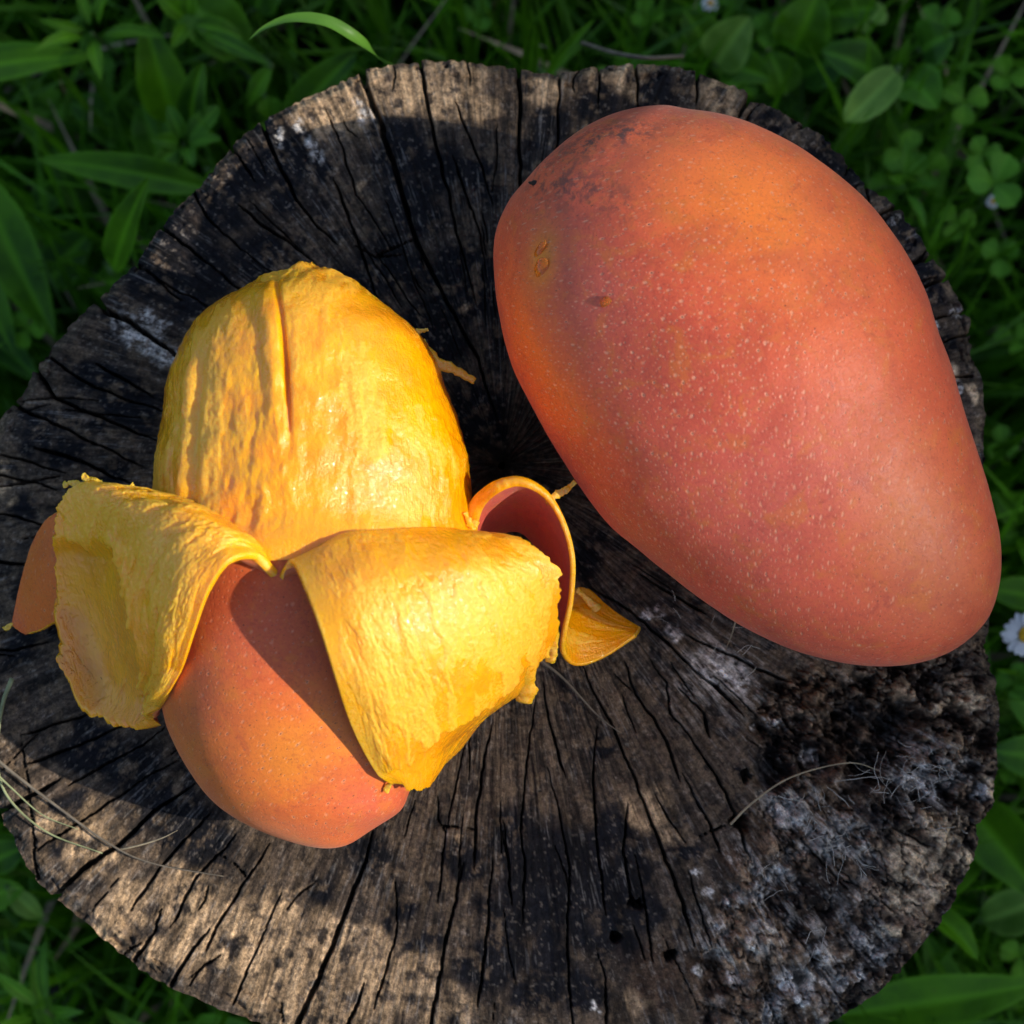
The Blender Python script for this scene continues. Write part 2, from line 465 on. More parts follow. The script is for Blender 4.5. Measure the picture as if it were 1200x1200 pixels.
CR = [ # width, polyline
 (9,[(424,76),(427,97),(447,147),(467,213),(487,280),(523,353),(560,420),(585,500)]),
 (6,[(491,68),(493,80),(500,120),(510,163),(517,193),(527,233),(540,293),(560,360)]),
 (4,[(533,117),(550,160),(567,203),(578,240)]),
 (5,[(530,183),(547,227),(563,277),(572,330)]),
 (6,[(608,74),(609,127),(608,170),(611,220),(606,300)]),
 (5,[(657,80),(655,130),(653,170),(645,230)]),
 (4,[(702,75),(702,130)]),(6,[(744,70),(747,100),(748,130)]),
 (5,[(382,127),(400,170),(417,227),(440,260),(460,293)]),
 (5,[(390,207),(410,260),(433,320),(445,360)]),
 (6,[(305,140),(310,155),(327,193),(347,233),(373,267),(397,287)]),
 (6,[(268,168),(287,193),(300,215)]),(5,[(280,240),(307,263),(337,283),(367,307)]),
 (4,[(225,224),(250,263),(283,293),(320,320)]),(5,[(186,264),(233,300),(273,333),(300,350)]),
 (5,[(155,306),(200,337),(233,353),(260,370)]),
 (10,[(112,348),(121,362),(152,377),(178,397),(204,414),(235,432)]),
 (5,[(58,418),(87,440),(117,455),(147,468),(178,477),(200,485)]),
 (5,[(40,432),(48,442),(63,464),(91,479),(121,490),(160,507),(185,518)]),
 (5,[(110,425),(150,447),(180,465)]),
 (6,[(12,470),(43,488),(78,503),(108,518),(139,531),(167,548)]),
 (5,[(39,524),(76,533),(104,544),(130,557),(152,566)]),(4,[(0,533),(32,540),(76,555)]),(5,[(-20,553),(0,557),(43,566),(69,575)]),
 (4,[(-20,600),(20,606),(60,618)]),(4,[(-20,655),(20,662),(50,660)]),(4,[(-20,760),(15,762),(60,750)]),
 (8,[(-12,955),(0,950),(33,933),(70,913)]),(5,[(28,897),(83,877),(143,850),(183,832)]),(4,[(25,862),(93,840),(120,830)]),
 (4,[(23,860),(30,907),(37,960),(42,1030)]),(4,[(42,997),(93,963),(133,937),(173,910),(210,890)]),(4,[(80,920),(133,890),(167,873),(193,853)]),
 (8,[(60,1052),(67,1047),(103,1013),(140,990),(180,950),(230,917)]),(5,[(153,1067),(187,1017),(220,980),(250,950)]),
 (5,[(200,1087),(230,1027),(257,1000),(277,977)]),(6,[(156,1126),(180,1093),(188,1063)]),(6,[(200,1155),(227,1110),(247,1090)]),
 (5,[(240,1117),(260,1077),(290,1030),(317,987)]),(4,[(290,1027),(277,1013),(258,1002)]),(4,[(273,1177),(297,1120),(330,1047)]),
 (9,[(346,1210),(350,1197),(373,1147),(390,1107),(410,1053),(427,1013),(437,973)]),(4,[(438,1183),(460,1110),(466,1080),(463,1030)]),
 (6,[(405,1230),(410,1197),(427,1153)]),(7,[(500,1255),(505,1198),(517,1137),(523,1097),(533,1060),(543,1010)]),
 (4,[(513,1057),(522,977),(513,960),(512,930)]),(3,[(517,968),(558,972)]),(4,[(560,1183),(570,1100),(577,1007)]),
 (6,[(577,850),(567,890),(558,957),(555,1017)]),(4,[(627,817),(620,877),(610,960),(615,1013),(613,1083)]),(4,[(636,800),(640,830),(655,887),(663,910)]),
 (5,[(642,900),(657,960),(667,1017),(665,1117),(670,1197),(672,1250)]),
 (6,[(680,775),(690,800),(717,850),(747,920),(773,987),(800,1057),(815,1110)]),(4,[(700,850),(695,910),(700,993),(710,1073)]),(4,[(698,1107),(710,1150),(712,1220)]),
 (5,[(732,775),(745,815),(765,840),(782,870),(797,917)]),(4,[(762,772),(780,800),(785,837),(800,852),(830,895),(850,930)]),
 (6,[(690,687),(740,717),(780,752),(815,785),(850,815),(872,840)]),(5,[(750,672),(780,692),(827,720)]),(5,[(802,742),(840,760),(890,785),(935,802)]),
 (4,[(795,807),(825,835),(832,865)]),(4,[(680,700),(640,660),(610,610)]),
 (7,[(1020,258),(1025,256),(1047,242),(1056,238)]),(7,[(1060,315),(1065,312),(1088,300),(1098,296)]),(6,[(1070,340),(1077,337),(1103,327),(1115,322)]),
 (6,[(1085,377),(1092,374),(1125,364),(1138,360)]),(6,[(1095,402),(1130,392),(1142,388)]),(5,[(1110,443),(1140,440)]),(5,[(1016,215),(1018,243)]),
 (6,[(820,80),(818,87),(815,123)]),(7,[(880,112),(877,117),(865,140)]),(4,[(990,205),(1000,190)]),(4,[(935,150),(950,140)]),
 (5,[(800,852),(833,900),(860,950),(880,1013)]),(4,[(800,907),(833,967),(845,1000)]),(4,[(807,1020),(823,1073),(835,1113)]),
 (5,[(917,1077),(950,1117),(965,1150)]),(5,[(1013,1040),(1053,1073)]),(4,[(1033,960),(1087,993)]),(5,[(943,987),(997,1047)]),(4,[(820,980),(850,967)]),
 (4,[(744,1000),(756,1060),(765,1130)]),(4,[(735,940),(731,1000),(740,1060)]),(4,[(590,960),(600,1060)]),
 (3,[(415,287),(440,300),(470,297)]),(3,[(487,280),(460,290),(440,300)]),
]
DARK = [(650,1030,75),(600,985,36),(705,1095,45),(585,1120,36),(330,180,45),(290,205,35),(255,240,32),(210,290,50),(165,320,30),(220,330,55),(300,300,40),(340,230,24),(360,190,26),(470,178,36),(520,188,34),(560,203,32),
 (490,240,45),(460,310,40),(540,340,55),(420,340,34),(500,400,50),(700,118,30),(760,105,35),(650,150,26),(900,140,22),(960,180,30),(1000,210,25),(1060,270,28),(1085,340,30),(1115,410,24),
 (40,495,14),(48,512,20),(80,530,16),(110,500,10),(70,490,10),(130,560,15),(150,470,40),(110,440,25),(30,600,20),(60,700,45),(30,760,30),(110,880,36),(80,945,20),(200,955,40),(160,900,45),(240,985,30),(60,980,14),
 (560,490,40),(620,590,36),(690,650,30),(440,1000,28),(380,1045,20),(620,1000,45),(660,1045,40),(700,1000,30),(690,1085,40),(640,1120,26),(590,1085,30),  # blobs between the mangoes paint the fruit's shade; the rest are stains
 (540,1005,26),(560,1135,30),(722,980,28),(742,1015,26),(703,870,18),(722,1040,40),(630,1165,30),(765,1065,30),(810,1000,20),(840,1190,20),(680,1165,26),
 (1050,965,26),(985,1015,28),(1020,930,28),(1000,975,22),(935,955,14),(1000,840,26),(960,900,30),(1080,850,20),(905,900,20),(1150,870,10),(1040,880,22),(860,900,12),(470,1060,18),(500,1110,18),(450,1090,12)]
TAN = [(390,122,34),(352,128,14),(440,97,26),(480,112,26),(535,104,36),(562,125,20),(430,130,15),(404,150,14),(740,88,22),(700,92,18),(850,112,20),(640,115,18),
 (150,1050,26),(220,1060,38),(240,1110,36),(300,1105,48),(340,1155,60),(420,1165,55),(262,1080,30),(100,985,36),(55,960,20),(120,1092,25),(180,1112,20),(480,1155,36),(520,1185,28),
 (380,1100,30),(330,1060,18),(440,1120,20),(535,982,10),(760,950,24),(792,980,12),(1060,1003,20),(1095,1013,26),(1110,970,22),(1070,1040,24),(1045,1090,10),(1160,930,12),
 (1120,440,12),(1146,470,12),(1140,820,22),(1100,830,20),(1130,1010,14),(10,560,14),(15,592,10),(740,1165,14),(420,220,9),(447,277,7),(495,310,6),(478,313,5),(505,330,5),(550,360,8)]
WHITE = [(160,388,17),(178,402,14),(143,380,12),(198,418,12),(170,372,9),(190,385,8),(330,157,5),(352,148,7),(366,168,7),(371,185,6),(327,170,4),(428,135,9),(420,120,6),(840,785,20),(822,775,13),(865,795,16),
 (792,742,8),(770,715,6),(905,843,7),(915,848,7),(886,850,4),(950,885,9),(925,950,17),(936,960,10),(912,945,10),(975,985,15),(990,965,12),(1080,910,15),(1095,922,12),(1060,915,8),
 (905,1025,10),(890,1043,10),(870,1050,8),(845,1090,7),(850,1060,5),(960,1122,12),(925,1152,12),(942,1172,9),(1155,930,8),(1070,245,5),(1048,258,6),(1122,365,7),(1095,382,5),(1120,453,6),
 (905,1182,12),(830,1047,5),(815,1022,5),(757,720,5),(600,1080,0),(1010,1140,8),(985,1150,8),(1030,1120,6),(880,1110,8),(940,1100,5),(820,1140,6),(860,1150,6),(700,1180,4)]
BROWN = [(770,1150,34),(800,1130,26),(750,1120,20),(850,1150,40),(880,980,26),(860,1000,20),(900,1080,30),(930,850,40),(1000,880,60),(1100,800,50),(950,1050,30)]

def stump():
    nt, nr = 2600, 300
    # outline by angle round the pith, seam hidden under the whole mango
    d = OUT-PITH; ang = np.arctan2(-d[:, 1], d[:, 0]); rad = np.hypot(*d.T)
    o = np.argsort(ang); ang, rad = ang[o], rad[o]
    ang = np.concatenate([ang-2*np.pi, ang, ang+2*np.pi]); rad = np.tile(rad, 3)
    th = -np.pi*.0 + np.linspace(0, 2*np.pi, nt, endpoint=False) + R(20)
    thw = (th+np.pi) % (2*np.pi)-np.pi
    Rr = np.interp(thw, ang, rad)
    Rr = Rr + (fbm(np.cos(th)*9+20, np.sin(th)*9+20, 11, 4)-.5)*7 + (vnoise(th*90, th*0, 5)-.5)*3
    s = np.linspace(.004, 1, nr)**.9
    S, TH = np.meshgrid(s, th, indexing='ij')
    RR = S*Rr[None, :]
    PX = PITH[0]+RR*np.cos(TH); PY = PITH[1]-RR*np.sin(TH)
    shp = PX.shape
    x = PX.ravel(); y = PY.ravel(); r = RR.ravel(); t = TH.ravel(); sn = S.ravel()
    tl = t*560.0                                     # tangential length at rim
    # ---- cracks
    wx = x+(fbm(x/16, y/16, 21, 4)-.5)*4.2; wy = y+(fbm(x/16, y/16, 31, 4)-.5)*4.2
    rw = random.Random(5)
    carve = np.zeros_like(x); prox = np.zeros_like(x)
    cr = list(CR)
    for k in range(150):                             # hairline checks that run along the rays
        a = random.uniform(0, 2*math.pi); R1 = float(np.interp((a+math.pi) % (2*math.pi)-math.pi, ang, rad))
        r0 = random.uniform(.25, .97)*R1; L = random.uniform(25, 110); r1 = min(R1*1.0, r0+L)
        a2 = a+random.uniform(-.03, .03)
        pts = [(PITH[0]+q*math.cos(aa), PITH[1]-q*math.sin(aa)) for q, aa in ((r0, a), ((r0+r1)/2, (a+a2)/2+random.uniform(-.008, .008)), (r1, a2))]
        cr.append((random.uniform(.6, 1.5), pts))
    for w, pl in cr:
        pl = np.array(pl, float)
        if 3 <= w < 8: w = max(3.0, w*rw.choice((.62, .75, .9, 1.1)))
        main = w >= 3
        L = np.concatenate([[0], np.cumsum(np.hypot(*np.diff(pl, axis=0).T))]); tot = L[-1]
        out0 = np.hypot(*(pl[0]-PITH)) > np.hypot(*(pl[-1]-PITH))
        po = (pl[0] if out0 else pl[-1])-PITH
        touch = np.hypot(*po) > np.interp((math.atan2(-po[1], po[0])+math.pi) % (2*math.pi)-math.pi, ang, rad)-16
        for i in range(len(pl)-1):
            a, b = pl[i], pl[i+1]
            m = (wx > min(a[0], b[0])-9) & (wx < max(a[0], b[0])+9) & (wy > min(a[1], b[1])-9) & (wy < max(a[1], b[1])+9)
            idx = np.nonzero(m)[0]
            if not len(idx): continue
            qx, qy = wx[idx]-a[0], wy[idx]-a[1]
            ab = b-a; l2 = ab@ab
            q = np.clip((qx*ab[0]+qy*ab[1])/l2, 0, 1)
            dist = np.hypot(qx-q*ab[0], qy-q*ab[1])
            f = (L[i]+q*(L[i+1]-L[i]))/tot
            f = f if out0 else 1-f                   # 0 at the outer end
            ww = w*(1.0-.5*f)*np.clip(1-f, 0, .25)**.5*2*(1 if touch else sstep(-.04, .16, f)) if main else w*(.25+.75*np.sin(np.pi*f))
            ww = ww*(.66 if main else 1.0)
            hw = ww*.5+.3
            pr = np.clip(1.25-dist/hw, 0, 1)
            dep = np.minimum(5+ww*7.5, 60)*sstep(0, .8, pr)
            np.maximum.at(carve, idx, dep)
            np.maximum.at(prox, idx, np.clip(1-dist/(hw+4), 0, 1))
    # ---- masks
    bx = x+(fbm(x/34, y/34, 41, 4)-.5)*46; by = y+(fbm(x/34, y/34, 51, 4)-.5)*46
    fx = x+(fbm(x/9, y/9, 43, 3)-.5)*14; fy = y+(fbm(x/9, y/9, 53, 3)-.5)*14
    def blobs(lst, X, Y, soft=.35):
        m = np.zeros_like(X)
        for (cx, cy, cr_) in lst:
            if cr_ <= 0: continue
            i = np.nonzero((np.abs(X-cx) < cr_*1.6) & (np.abs(Y-cy) < cr_*1.6))[0]
            v = sstep(1+soft, 1-soft, np.hypot(X[i]-cx, Y[i]-cy)/cr_)
            m[i] = np.maximum(m[i], v)
        return m
    fib = fbm(tl/5, r/60, 61, 4, .6)                 # fibre streaks along the rays
    fib2 = fbm(tl/16, r/110, 62, 3)
    ring = fbm(r/7+fbm(x/80, y/80, 8, 2)*6, tl/260, 64, 3)
    saw = fbm((x*.97+y*.26)/4.5, (y*.97-x*.26)/130, 66, 4, .6)   # saw strokes of the lower half
    mot = fbm(x/13, y/13, 71, 5, .6)
    mot2 = fbm(x/45, y/45, 72, 4)
    dark = blobs(DARK, bx, by)
    dark0 = dark
    dark = np.maximum(dark*sstep(.74, .56, mot), sstep(.58, .68, mot2)*.7*sstep(.58, .48, mot))
    dark = np.maximum(dark, dark0*blobs([(640,1030,75),(690,1010,50),(650,1110,60),(720,1030,40),(250,300,60),(520,210,50)], bx, by, .4))
    dark = dark*1.0
    tan = blobs(TAN, bx, by, .45)
    sawm = sstep(900, 1010, y)*sstep(640, 520, x)
    stre = np.maximum(sstep(.40, .58, saw)*sawm, sstep(.40, .60, fib)*(1-.6*sawm))
    tan = tan*np.where(x > 1020, 1, np.where(y < 180, .7+.3*stre, .35+.65*stre))*sstep(.30, .50, mot)
    white = blobs(WHITE, fx, fy, .6)*sstep(.34, .60, fbm(x/6, y/6, 75, 5, .7))
    brown = blobs(BROWN, bx, by, .5)
    rotp = np.array([(868,800),(930,775),(1175,740),(1190,960),(1120,1130),(960,1240),(820,1270),(806,1150),(828,1060),(862,990),(900,905),(872,850)], float)
    def inpoly(X, Y, p):
        c = np.zeros(X.shape, bool); j = len(p)-1
        for i in range(len(p)):
            cond = ((p[i, 1] > Y) != (p[j, 1] > Y)) & (X < (p[j, 0]-p[i, 0])*(Y-p[i, 1])/(p[j, 1]-p[i, 1]+1e-9)+p[i, 0])
            c ^= cond; j = i
        return c
    def polydist(X, Y, p):
        d = np.full(X.shape, 1e9)
        for i in range(len(p)):
            a = p[i]; b = p[(i+1) % len(p)]; ab = b-a
            q = np.clip(((X-a[0])*ab[0]+(Y-a[1])*ab[1])/(ab@ab), 0, 1)
            d = np.minimum(d, np.hypot(X-a[0]-q*ab[0], Y-a[1]-q*ab[1]))
        return d
    rot = np.zeros_like(x)
    i = np.nonzero((x > 740) & (y > 680))[0]
    sd = polydist(bx[i], by[i], rotp)*np.where(inpoly(bx[i], by[i], rotp), 1, -1)
    rot[i] = sstep(-6, 34, sd)
    # ---- relief
    z = (fbm(x/150, y/150, 81, 3)-.5)*9
    z += (fib-.5)*3.2 + (ring-.5)*1.6*(1-sawm) + (saw-.5)*3.6*sawm + (mot-.5)*2.2
    z += (vnoise(tl/42, r*0+.5, 85)-.5)*5             # wedges between the checks stand at uneven heights
    rr1 = .42*fbm(x/32, y/32, 91, 5, .55)+.58*fbm(t*22, r/90, 92, 5, .6); rr2 = fbm(x/9, y/9, 95, 4, .6)
    hole = sstep(.60, .72, fbm(x/15+fib, y/15, 98, 3))
    rotu = rot*(.35+.65*sstep(985, 905, y+.25*(1000-x)))
    z += rotu*(-9+(rr1-.5)*104+(rr2-.5)*16-hole*14)+(rot-rotu)*(vnoise(x/17+fib*2, y/17, 12)-.5)*16
    crz = np.maximum(sstep(.045, 0, np.abs(fbm(x/30, y/30, 93, 4, .6)-.5)), sstep(.04, 0, np.abs(fbm(t*16, r/60, 94, 4, .6)-.5)))
    z -= crz*(rotu*16+(rot-rotu)*6)
    z += (rot-rotu)*(fbm(x/38, y/38, 96, 4)-.5)*26
    pit = blobs([(1000,850,26),(1035,865,28),(960,890,22),(905,905,18),(1155,870,13),(985,935,16),(865,965,9),(835,1128,10),(940,1145,7),(873,908,5),(1010,910,20),(745,1058,5),(720,1100,5),(785,1120,5),(1060,840,18)], fx, fy, .5)
    z -= pit*34
    z += white*1.5*(1+rot)
    z -= carve*(1-.4*rot)
    edge = sstep(.965, 1.0, sn)
    z -= edge*edge*9*(.5+mot)
    chip = sstep(.62, .8, fbm(tl/20, r/9, 99, 3))*sstep(.93, .99, sn)
    z -= chip*8
    # ---- albedo
    def C(*c): return np.array(c)[None, :]
    def mx(a, b, f): return a*(1-f[:, None])+b*f[:, None]
    alb = mx(C(.034, .028, .024), C(.115, .086, .064), sstep(.30, .68, fib*.6+fib2*.4))
    alb = mx(alb, C(.15, .115, .085), sstep(.50, .70, mot2)*sstep(.42, .62, saw)*.5)
    alb = mx(alb, C(.135, .098, .066), sstep(.50, .60, mot)*.75)
    alb = mx(alb, C(.085, .052, .034), brown*.8)
    rc = mx(C(.052, .036, .026), C(.40, .27, .175), sstep(.38, .64, rr1*.55+rr2*.45))
    rc = mx(rc, C(.022, .020, .021), sstep(.50, .60, fbm(x/30, y/30, 79, 4))*.7)
    alb = mx(alb, rc, rot*.85)
    alb = mx(alb, C(.55, .385, .23), tan*.92)
    alb = mx(alb, C(.80, .62, .42), tan*sstep(1000, 1040, x)*.7)
    alb = mx(alb, C(.008, .009, .013), dark*.96*(1-tan*.4)*(1-.55*rot))
    hl = sstep(.66, .74, fbm(tl/2.6, r/34, 77, 3))*sstep(.45, .6, mot2)
    alb = mx(alb, C(.30, .29, .28), hl*.30)
    alb = mx(alb, C(.86, .83, .79), np.clip(white*1.15, 0, .97)*np.where((x < 500), .55, 1.0))
    dark = dark*1.0
    veil = blobs([(900,1055,70),(955,960,55),(1085,905,48),(930,1150,62),(865,1120,45),(1000,1105,45),(980,990,40),(840,790,48),(870,1010,30)], bx, by, .7)
    veil = veil*sstep(.47, .66, fbm(tl/7+fib*3, r/26, 74, 5, .65))*sstep(.36, .6, mot2+.12)
    alb = mx(alb, C(.66, .61, .55), np.clip(veil, 0, 1)*.85)
    speck = sstep(.70, .78, fbm(x/4.2, y/4.2, 78, 3))*(.35+rot*.5)
    alb = mx(alb, C(.38, .33, .28), speck*.75)
    alb = mx(alb, C(.022, .018, .015), sstep(.5, 1, prox)*.55)
    alb = alb*.90*C(1.04, .98, .91)        # weathered lips of the checks
    V = P(x, y, 0.0)
    V[:, 2] += z*U
    # ---- build
    base = Vector((float(P(*PITH)[0]), float(P(*PITH)[1]), 0))
    root = empty('tree_stump', base)
    tag(root, 'old round tree stump with a cracked, dark stained cut face under both mangoes', 'tree stump')
    F = grid_faces(nr, nt, True)
    uv = np.stack([tl*U, r*U], -1)
    me = mesh_np('cut_face', V, F, M['wood'], None, {'albedo': alb}, uv)
    obj('cut_face', me, root)
    # side wall, flaring towards the ground
    rim = V.reshape(nr, nt, 3)[-1][::2]; n2 = len(rim)
    cx, cy = base.x, base.y
    rows = []
    m = 26
    tt = th[::2]
    for k in range(m):
        f = k/(m-1)
        w = rim.copy()
        zz = rim[:, 2]*(1-f)-.01*f
        sc = 1-.02*math.sin(f*3.1)+.10*f**3
        bump = 1+.022*(fbm(tt*9, np.full(n2, f*3), 13, 4)-.5)*2*min(1, f*6) + .012*np.sin(tt*7+1)*f
        if k == 1: sc = 1.002
        w[:, 0] = cx+(rim[:, 0]-cx)*sc*bump; w[:, 1] = cy+(rim[:, 1]-cy)*sc*bump; w[:, 2] = zz
        rows.append(w)
    W = np.concatenate(rows)
    W[:n2] += np.array([0, 0, -.0003])
    me = mesh_np('side_wood', W, grid_faces(m, n2, True)[:, ::1], M['bark'])
    obj('side_wood', me, root)
    # pale root fibres stuck to the rotten corner
    Vs, Qs, Ts, off = [], [], [], 0
    rr = random.Random(4)
    def strand(x0, y0, a, L, wig, w):
        nonlocal off
        pts = []; px, py = x0, y0
        for k in range(9):
            pts.append(P(px, py, 3+5*math.sin(k*.4)+rr.uniform(-2, 2)))
            a += rr.uniform(-wig, wig)*.8; a2 = a; px += L/8*math.cos(a2); py -= L/8*math.sin(a2)
        v, q, t_ = tube(curve(np.array(pts), 16), w*U, 4)
        Vs.append(v); Qs.append(q+off); Ts.append(t_+off); off += len(v)
    for (cx_, cy_, a, n_, L) in [(975,940,-1.2,9,60),(1035,918,2.9,14,70),(985,990,-1.9,12,55),(1090,890,-2.4,12,50),(1030,920,-1.5,8,60),(965,960,3.6,8,50),(1070,915,.2,10,60),(990,1010,-.9,8,40),(925,950,.6,8,30),(905,1030,2.0,8,35),(860,780,.3,10,45),(790,720,2.4,8,50),(850,740,-1.3,5,45),(1110,960,-1,10,40),(950,1120,.4,8,40),(1060,930,.6,14,45),(1000,975,-2.2,14,40),(940,960,1.2,10,30),(1090,915,2.2,12,40)]:
        for k in range(int(n_*.6)):
            strand(cx_+rr.uniform(-22, 22), cy_+rr.uniform(-20, 20), a+rr.gauss(0, .8), L*rr.uniform(.2, .75), rr.choice((.2, .4, .8)), rr.uniform(.14, .36))
    me = mesh_np('root_fibre', np.concatenate(Vs), (np.concatenate(Qs), np.concatenate(Ts)), M['fibre'])
    tag(obj('root_fibre', me, root), kind='stuff')
    return root
stump()

# ------------------------------------------------------------------ fruit bodies
def body_profile(sil, tipA, tipB, hm, n, flat, smooth_k=5):
    """stations of a lying fruit from its outline: returns axis frame and per-station offset, half width, half height"""
    S = P([p[0] for p in sil], [p[1] for p in sil], hm)[:, :2]
    A = P(tipA[0], tipA[1], hm)[:2]; B = P(tipB[0], tipB[1], hm)[:2]
    L = np.linalg.norm(B-A); ax = (B-A)/L; pe = np.array([-ax[1], ax[0]])
    S = curve(np.concatenate([S, S[:1]]), 900)
    a = (S-A)@ax; b = (S-A)@pe
    amin, amax = a.min(), a.max()
    t = (1-np.cos(np.linspace(0, np.pi, n)))/2
    st = amin+(amax-amin)*t
    lo = np.zeros(n); hi = np.zeros(n)
    for i, q in enumerate(st):
        q = min(max(q, amin+1e-6), amax-1e-6)
        k = np.nonzero((a[:-1]-q)*(a[1:]-q) <= 0)[0]
        fr = (q-a[k])/(a[k+1]-a[k]+1e-12); v = b[k]+fr*(b[k+1]-b[k])
        lo[i], hi[i] = v.min(), v.max()
    c = (lo+hi)/2; w = (hi-lo)/2
    for _ in range(smooth_k):
        c[1:-1] = (c[:-2]+2*c[1:-1]+c[2:])/4
        w2 = w.copy(); w2[1:-1] = (w[:-2]+2*w[1:-1]+w[2:])/4; w[2:-2] = w2[2:-2]
    w[0] = w[-1] = 1e-5
    return A, ax, pe, st, t, c, w, w*flat

def body_verts(prof, phi, zc, rows=slice(None), grow=0.0, sq=1.0):
    A, ax, pe, st, t, c, w, hh = prof
    c_, s_ = np.cos(phi), np.sin(phi)
    b = c[rows][:, None]+(w[rows][:, None]+grow)*np.sign(c_)*np.abs(c_)**sq
    z = zc[rows][:, None]+(hh[rows][:, None]+grow)*np.sign(s_)*np.abs(s_)**sq
    xy = A+st[rows][:, None, None]*ax+b[..., None]*pe
    return np.concatenate([xy, z[..., None]], -1)

def to_px(V):
    """photo pixel of world points (used only to lay the fruit's own colour patches)"""
    d = V-CAM
    xc = d[..., 0]; yc = d[..., 1]*_c+d[..., 2]*_s; zc = -(-d[..., 1]*_s+d[..., 2]*_c)
    k = 600/(18/75)
    return 600+xc/zc*k, 600-yc/zc*k

def mixc(a, b, f): return a*(1-f[..., None])+np.asarray(b)*f[..., None]
def g2(x, y, cx, cy, rx, ry, ang=0):
    ca, sa = math.cos(R(ang)), math.sin(R(ang))
    dx, dy = x-cx, y-cy
    return np.exp(-(((dx*ca-dy*sa)/rx)**2+((dx*sa+dy*ca)/ry)**2))

SIL_W = [(578,300),(580,275),(587,253),(600,229),(620,209),(647,182),(683,150),(717,133),(750,125),(783,123),(800,127),(850,136),(900,156),(950,186),(1000,228),(1033,267),(1067,320),
 (1087,363),(1097,398),(1113,440),(1130,493),(1147,543),(1163,593),(1172,637),(1172,683),(1160,724),(1133,753),(1100,771),(1060,780),(1013,780),(967,772),(917,757),(867,733),(833,710),(800,685),
 (760,653),(720,620),(687,580),(667,553),(640,510),(617,467),(600,430),(590,395),(581,345)]
def _fit(x, y):
    return (x-5*float(sstep(900, 1170, x)), y+10*float(sstep(420, 120, y)))
SIL_W = [_fit(*p) for p in SIL_W]
def whole_mango():
    hm = 178
    n, m = 190, 220
    prof = body_profile(SIL_W, (612,205), (1150,738), hm, n, .87)
    hh = prof[7]; t = prof[4]
    zc = np.full(n, H+hm*U)
    low = (zc-hh).min(); zc = zc-(low-(H-.0006))         # resting on the wood
    phi = np.linspace(-np.pi/2, 1.5*np.pi, m, endpoint=False)
    V = body_verts(prof, phi, zc, sq=.96)
    UV = np.stack(np.broadcast_arrays(phi[None, :]*np.maximum(prof[6], prof[6].max()*.55)[:, None], prof[3][:, None]), -1).reshape(-1, 2)
    px, py = to_px(V)
    x3, y3, z3 = [V[..., k]/U for k in range(3)]
    # gentle unevenness
    ctr = np.concatenate([prof[0]+prof[3][:, None]*prof[1]+prof[5][:, None]*prof[2], zc[:, None]], 1)[:, None, :]
    N = V-ctr; N /= np.linalg.norm(N, axis=-1)[..., None]+1e-9
    am = np.sin(np.pi*t)[:, None]
    V = V+N*(((fbm(x3/120, y3/120+z3/120, 5, 3)-.5)*7*am+(fbm(x3/40, y3/40+z3/45, 9, 2)-.5)*1.6*am)*U)[..., None]
    sink = g2(px, py, 618, 214, 26, 18, -40)             # hollow round the stem end
    V[..., 2] -= sink*6*U
    alb = np.zeros(V.shape)+np.array([.70, .098, .042])
    alb = mixc(alb, (.95, .225, .02), g2(px, py, 890, 245, 140, 85, -30)*.95)  # yellow-orange skin, its sunlit brightness partly put into the colour
    alb = mixc(alb, (.72, .15, .03), g2(px, py, 985, 420, 90, 200, 25)*.45)
    alb = mixc(alb, (.55, .19, .05), g2(px, py, 1060, 610, 90, 100)*.5)
    alb = mixc(alb, (.56, .100, .068), g2(px, py, 870, 560, 150, 110, -40)*.6)
    alb = mixc(alb, (.60, .13, .095), g2(px, py, 930, 570, 80, 80)*.45+g2(px, py, 690, 340, 50, 60, 20)*.6)
    alb = mixc(alb, (.80, .15, .0), g2(px, py, 620, 420, 60, 140, 18)*.9)
    alb = mixc(alb, (.46, .085, .055), g2(px, py, 690, 380, 60, 80, 30)*.6)
    alb = mixc(alb, (.80, .30, .004), g2(px, py, 634, 306, 15, 34, -8))
    alb = mixc(alb, (.50, .075, .04), g2(px, py, 790, 400, 100, 90, 40)*.35)
    alb = mixc(alb, (.54, .15, .05), g2(px, py, 1110, 690, 70, 60)*.5)
    alb = mixc(alb, (.40, .055, .04), sstep(165, 120, py)*.6)
    alb = mixc(alb, (.52, .085, .02), g2(px, py, 740, 640, 120, 45, -45)*.6)
    soot = np.clip(g2(px, py, 700, 165, 60, 16, 18)+g2(px, py, 695, 225, 60, 26, -20)*.8+g2(px, py, 640, 225, 30, 30)*.6+g2(px, py, 740, 155, 30, 12)*.7, 0, 1)
    dots = .38+.55*np.clip(g2(px, py, 830, 400, 190, 170)+g2(px, py, 860, 620, 200, 110, -35)+g2(px, py, 700, 480, 110, 120), 0, 1)
    base = Vector((float(ctr[n//2, 0, 0]), float(ctr[n//2, 0, 1]), H))
    root = empty('whole_mango', base)
    tag(root, 'large unpeeled reddish orange mango lying whole on the stump, speckled with pale dots', 'mango')
    F = grid_faces(n, m, True)[:, ::-1]
    sh = lambda a: a.reshape(-1, a.shape[-1]) if a.ndim == 3 else a.reshape(-1)
    obj('skin', mesh_np('skin', sh(V), F, M['skin'], None, {'albedo': sh(alb), 'soot': sh(soot), 'dots': sh(dots)}, UV), root)
    # small things on the skin
    Vf = V.reshape(-1, 3); Nf = N.reshape(-1, 3); pxf, pyf = to_px(Vf); up = Nf[:, 2] > 0
    def at(qx, qy):
        k = np.argmin(np.where(up, (pxf-qx)**2+(pyf-qy)**2, 1e12)); return Vf[k], Nf[k]
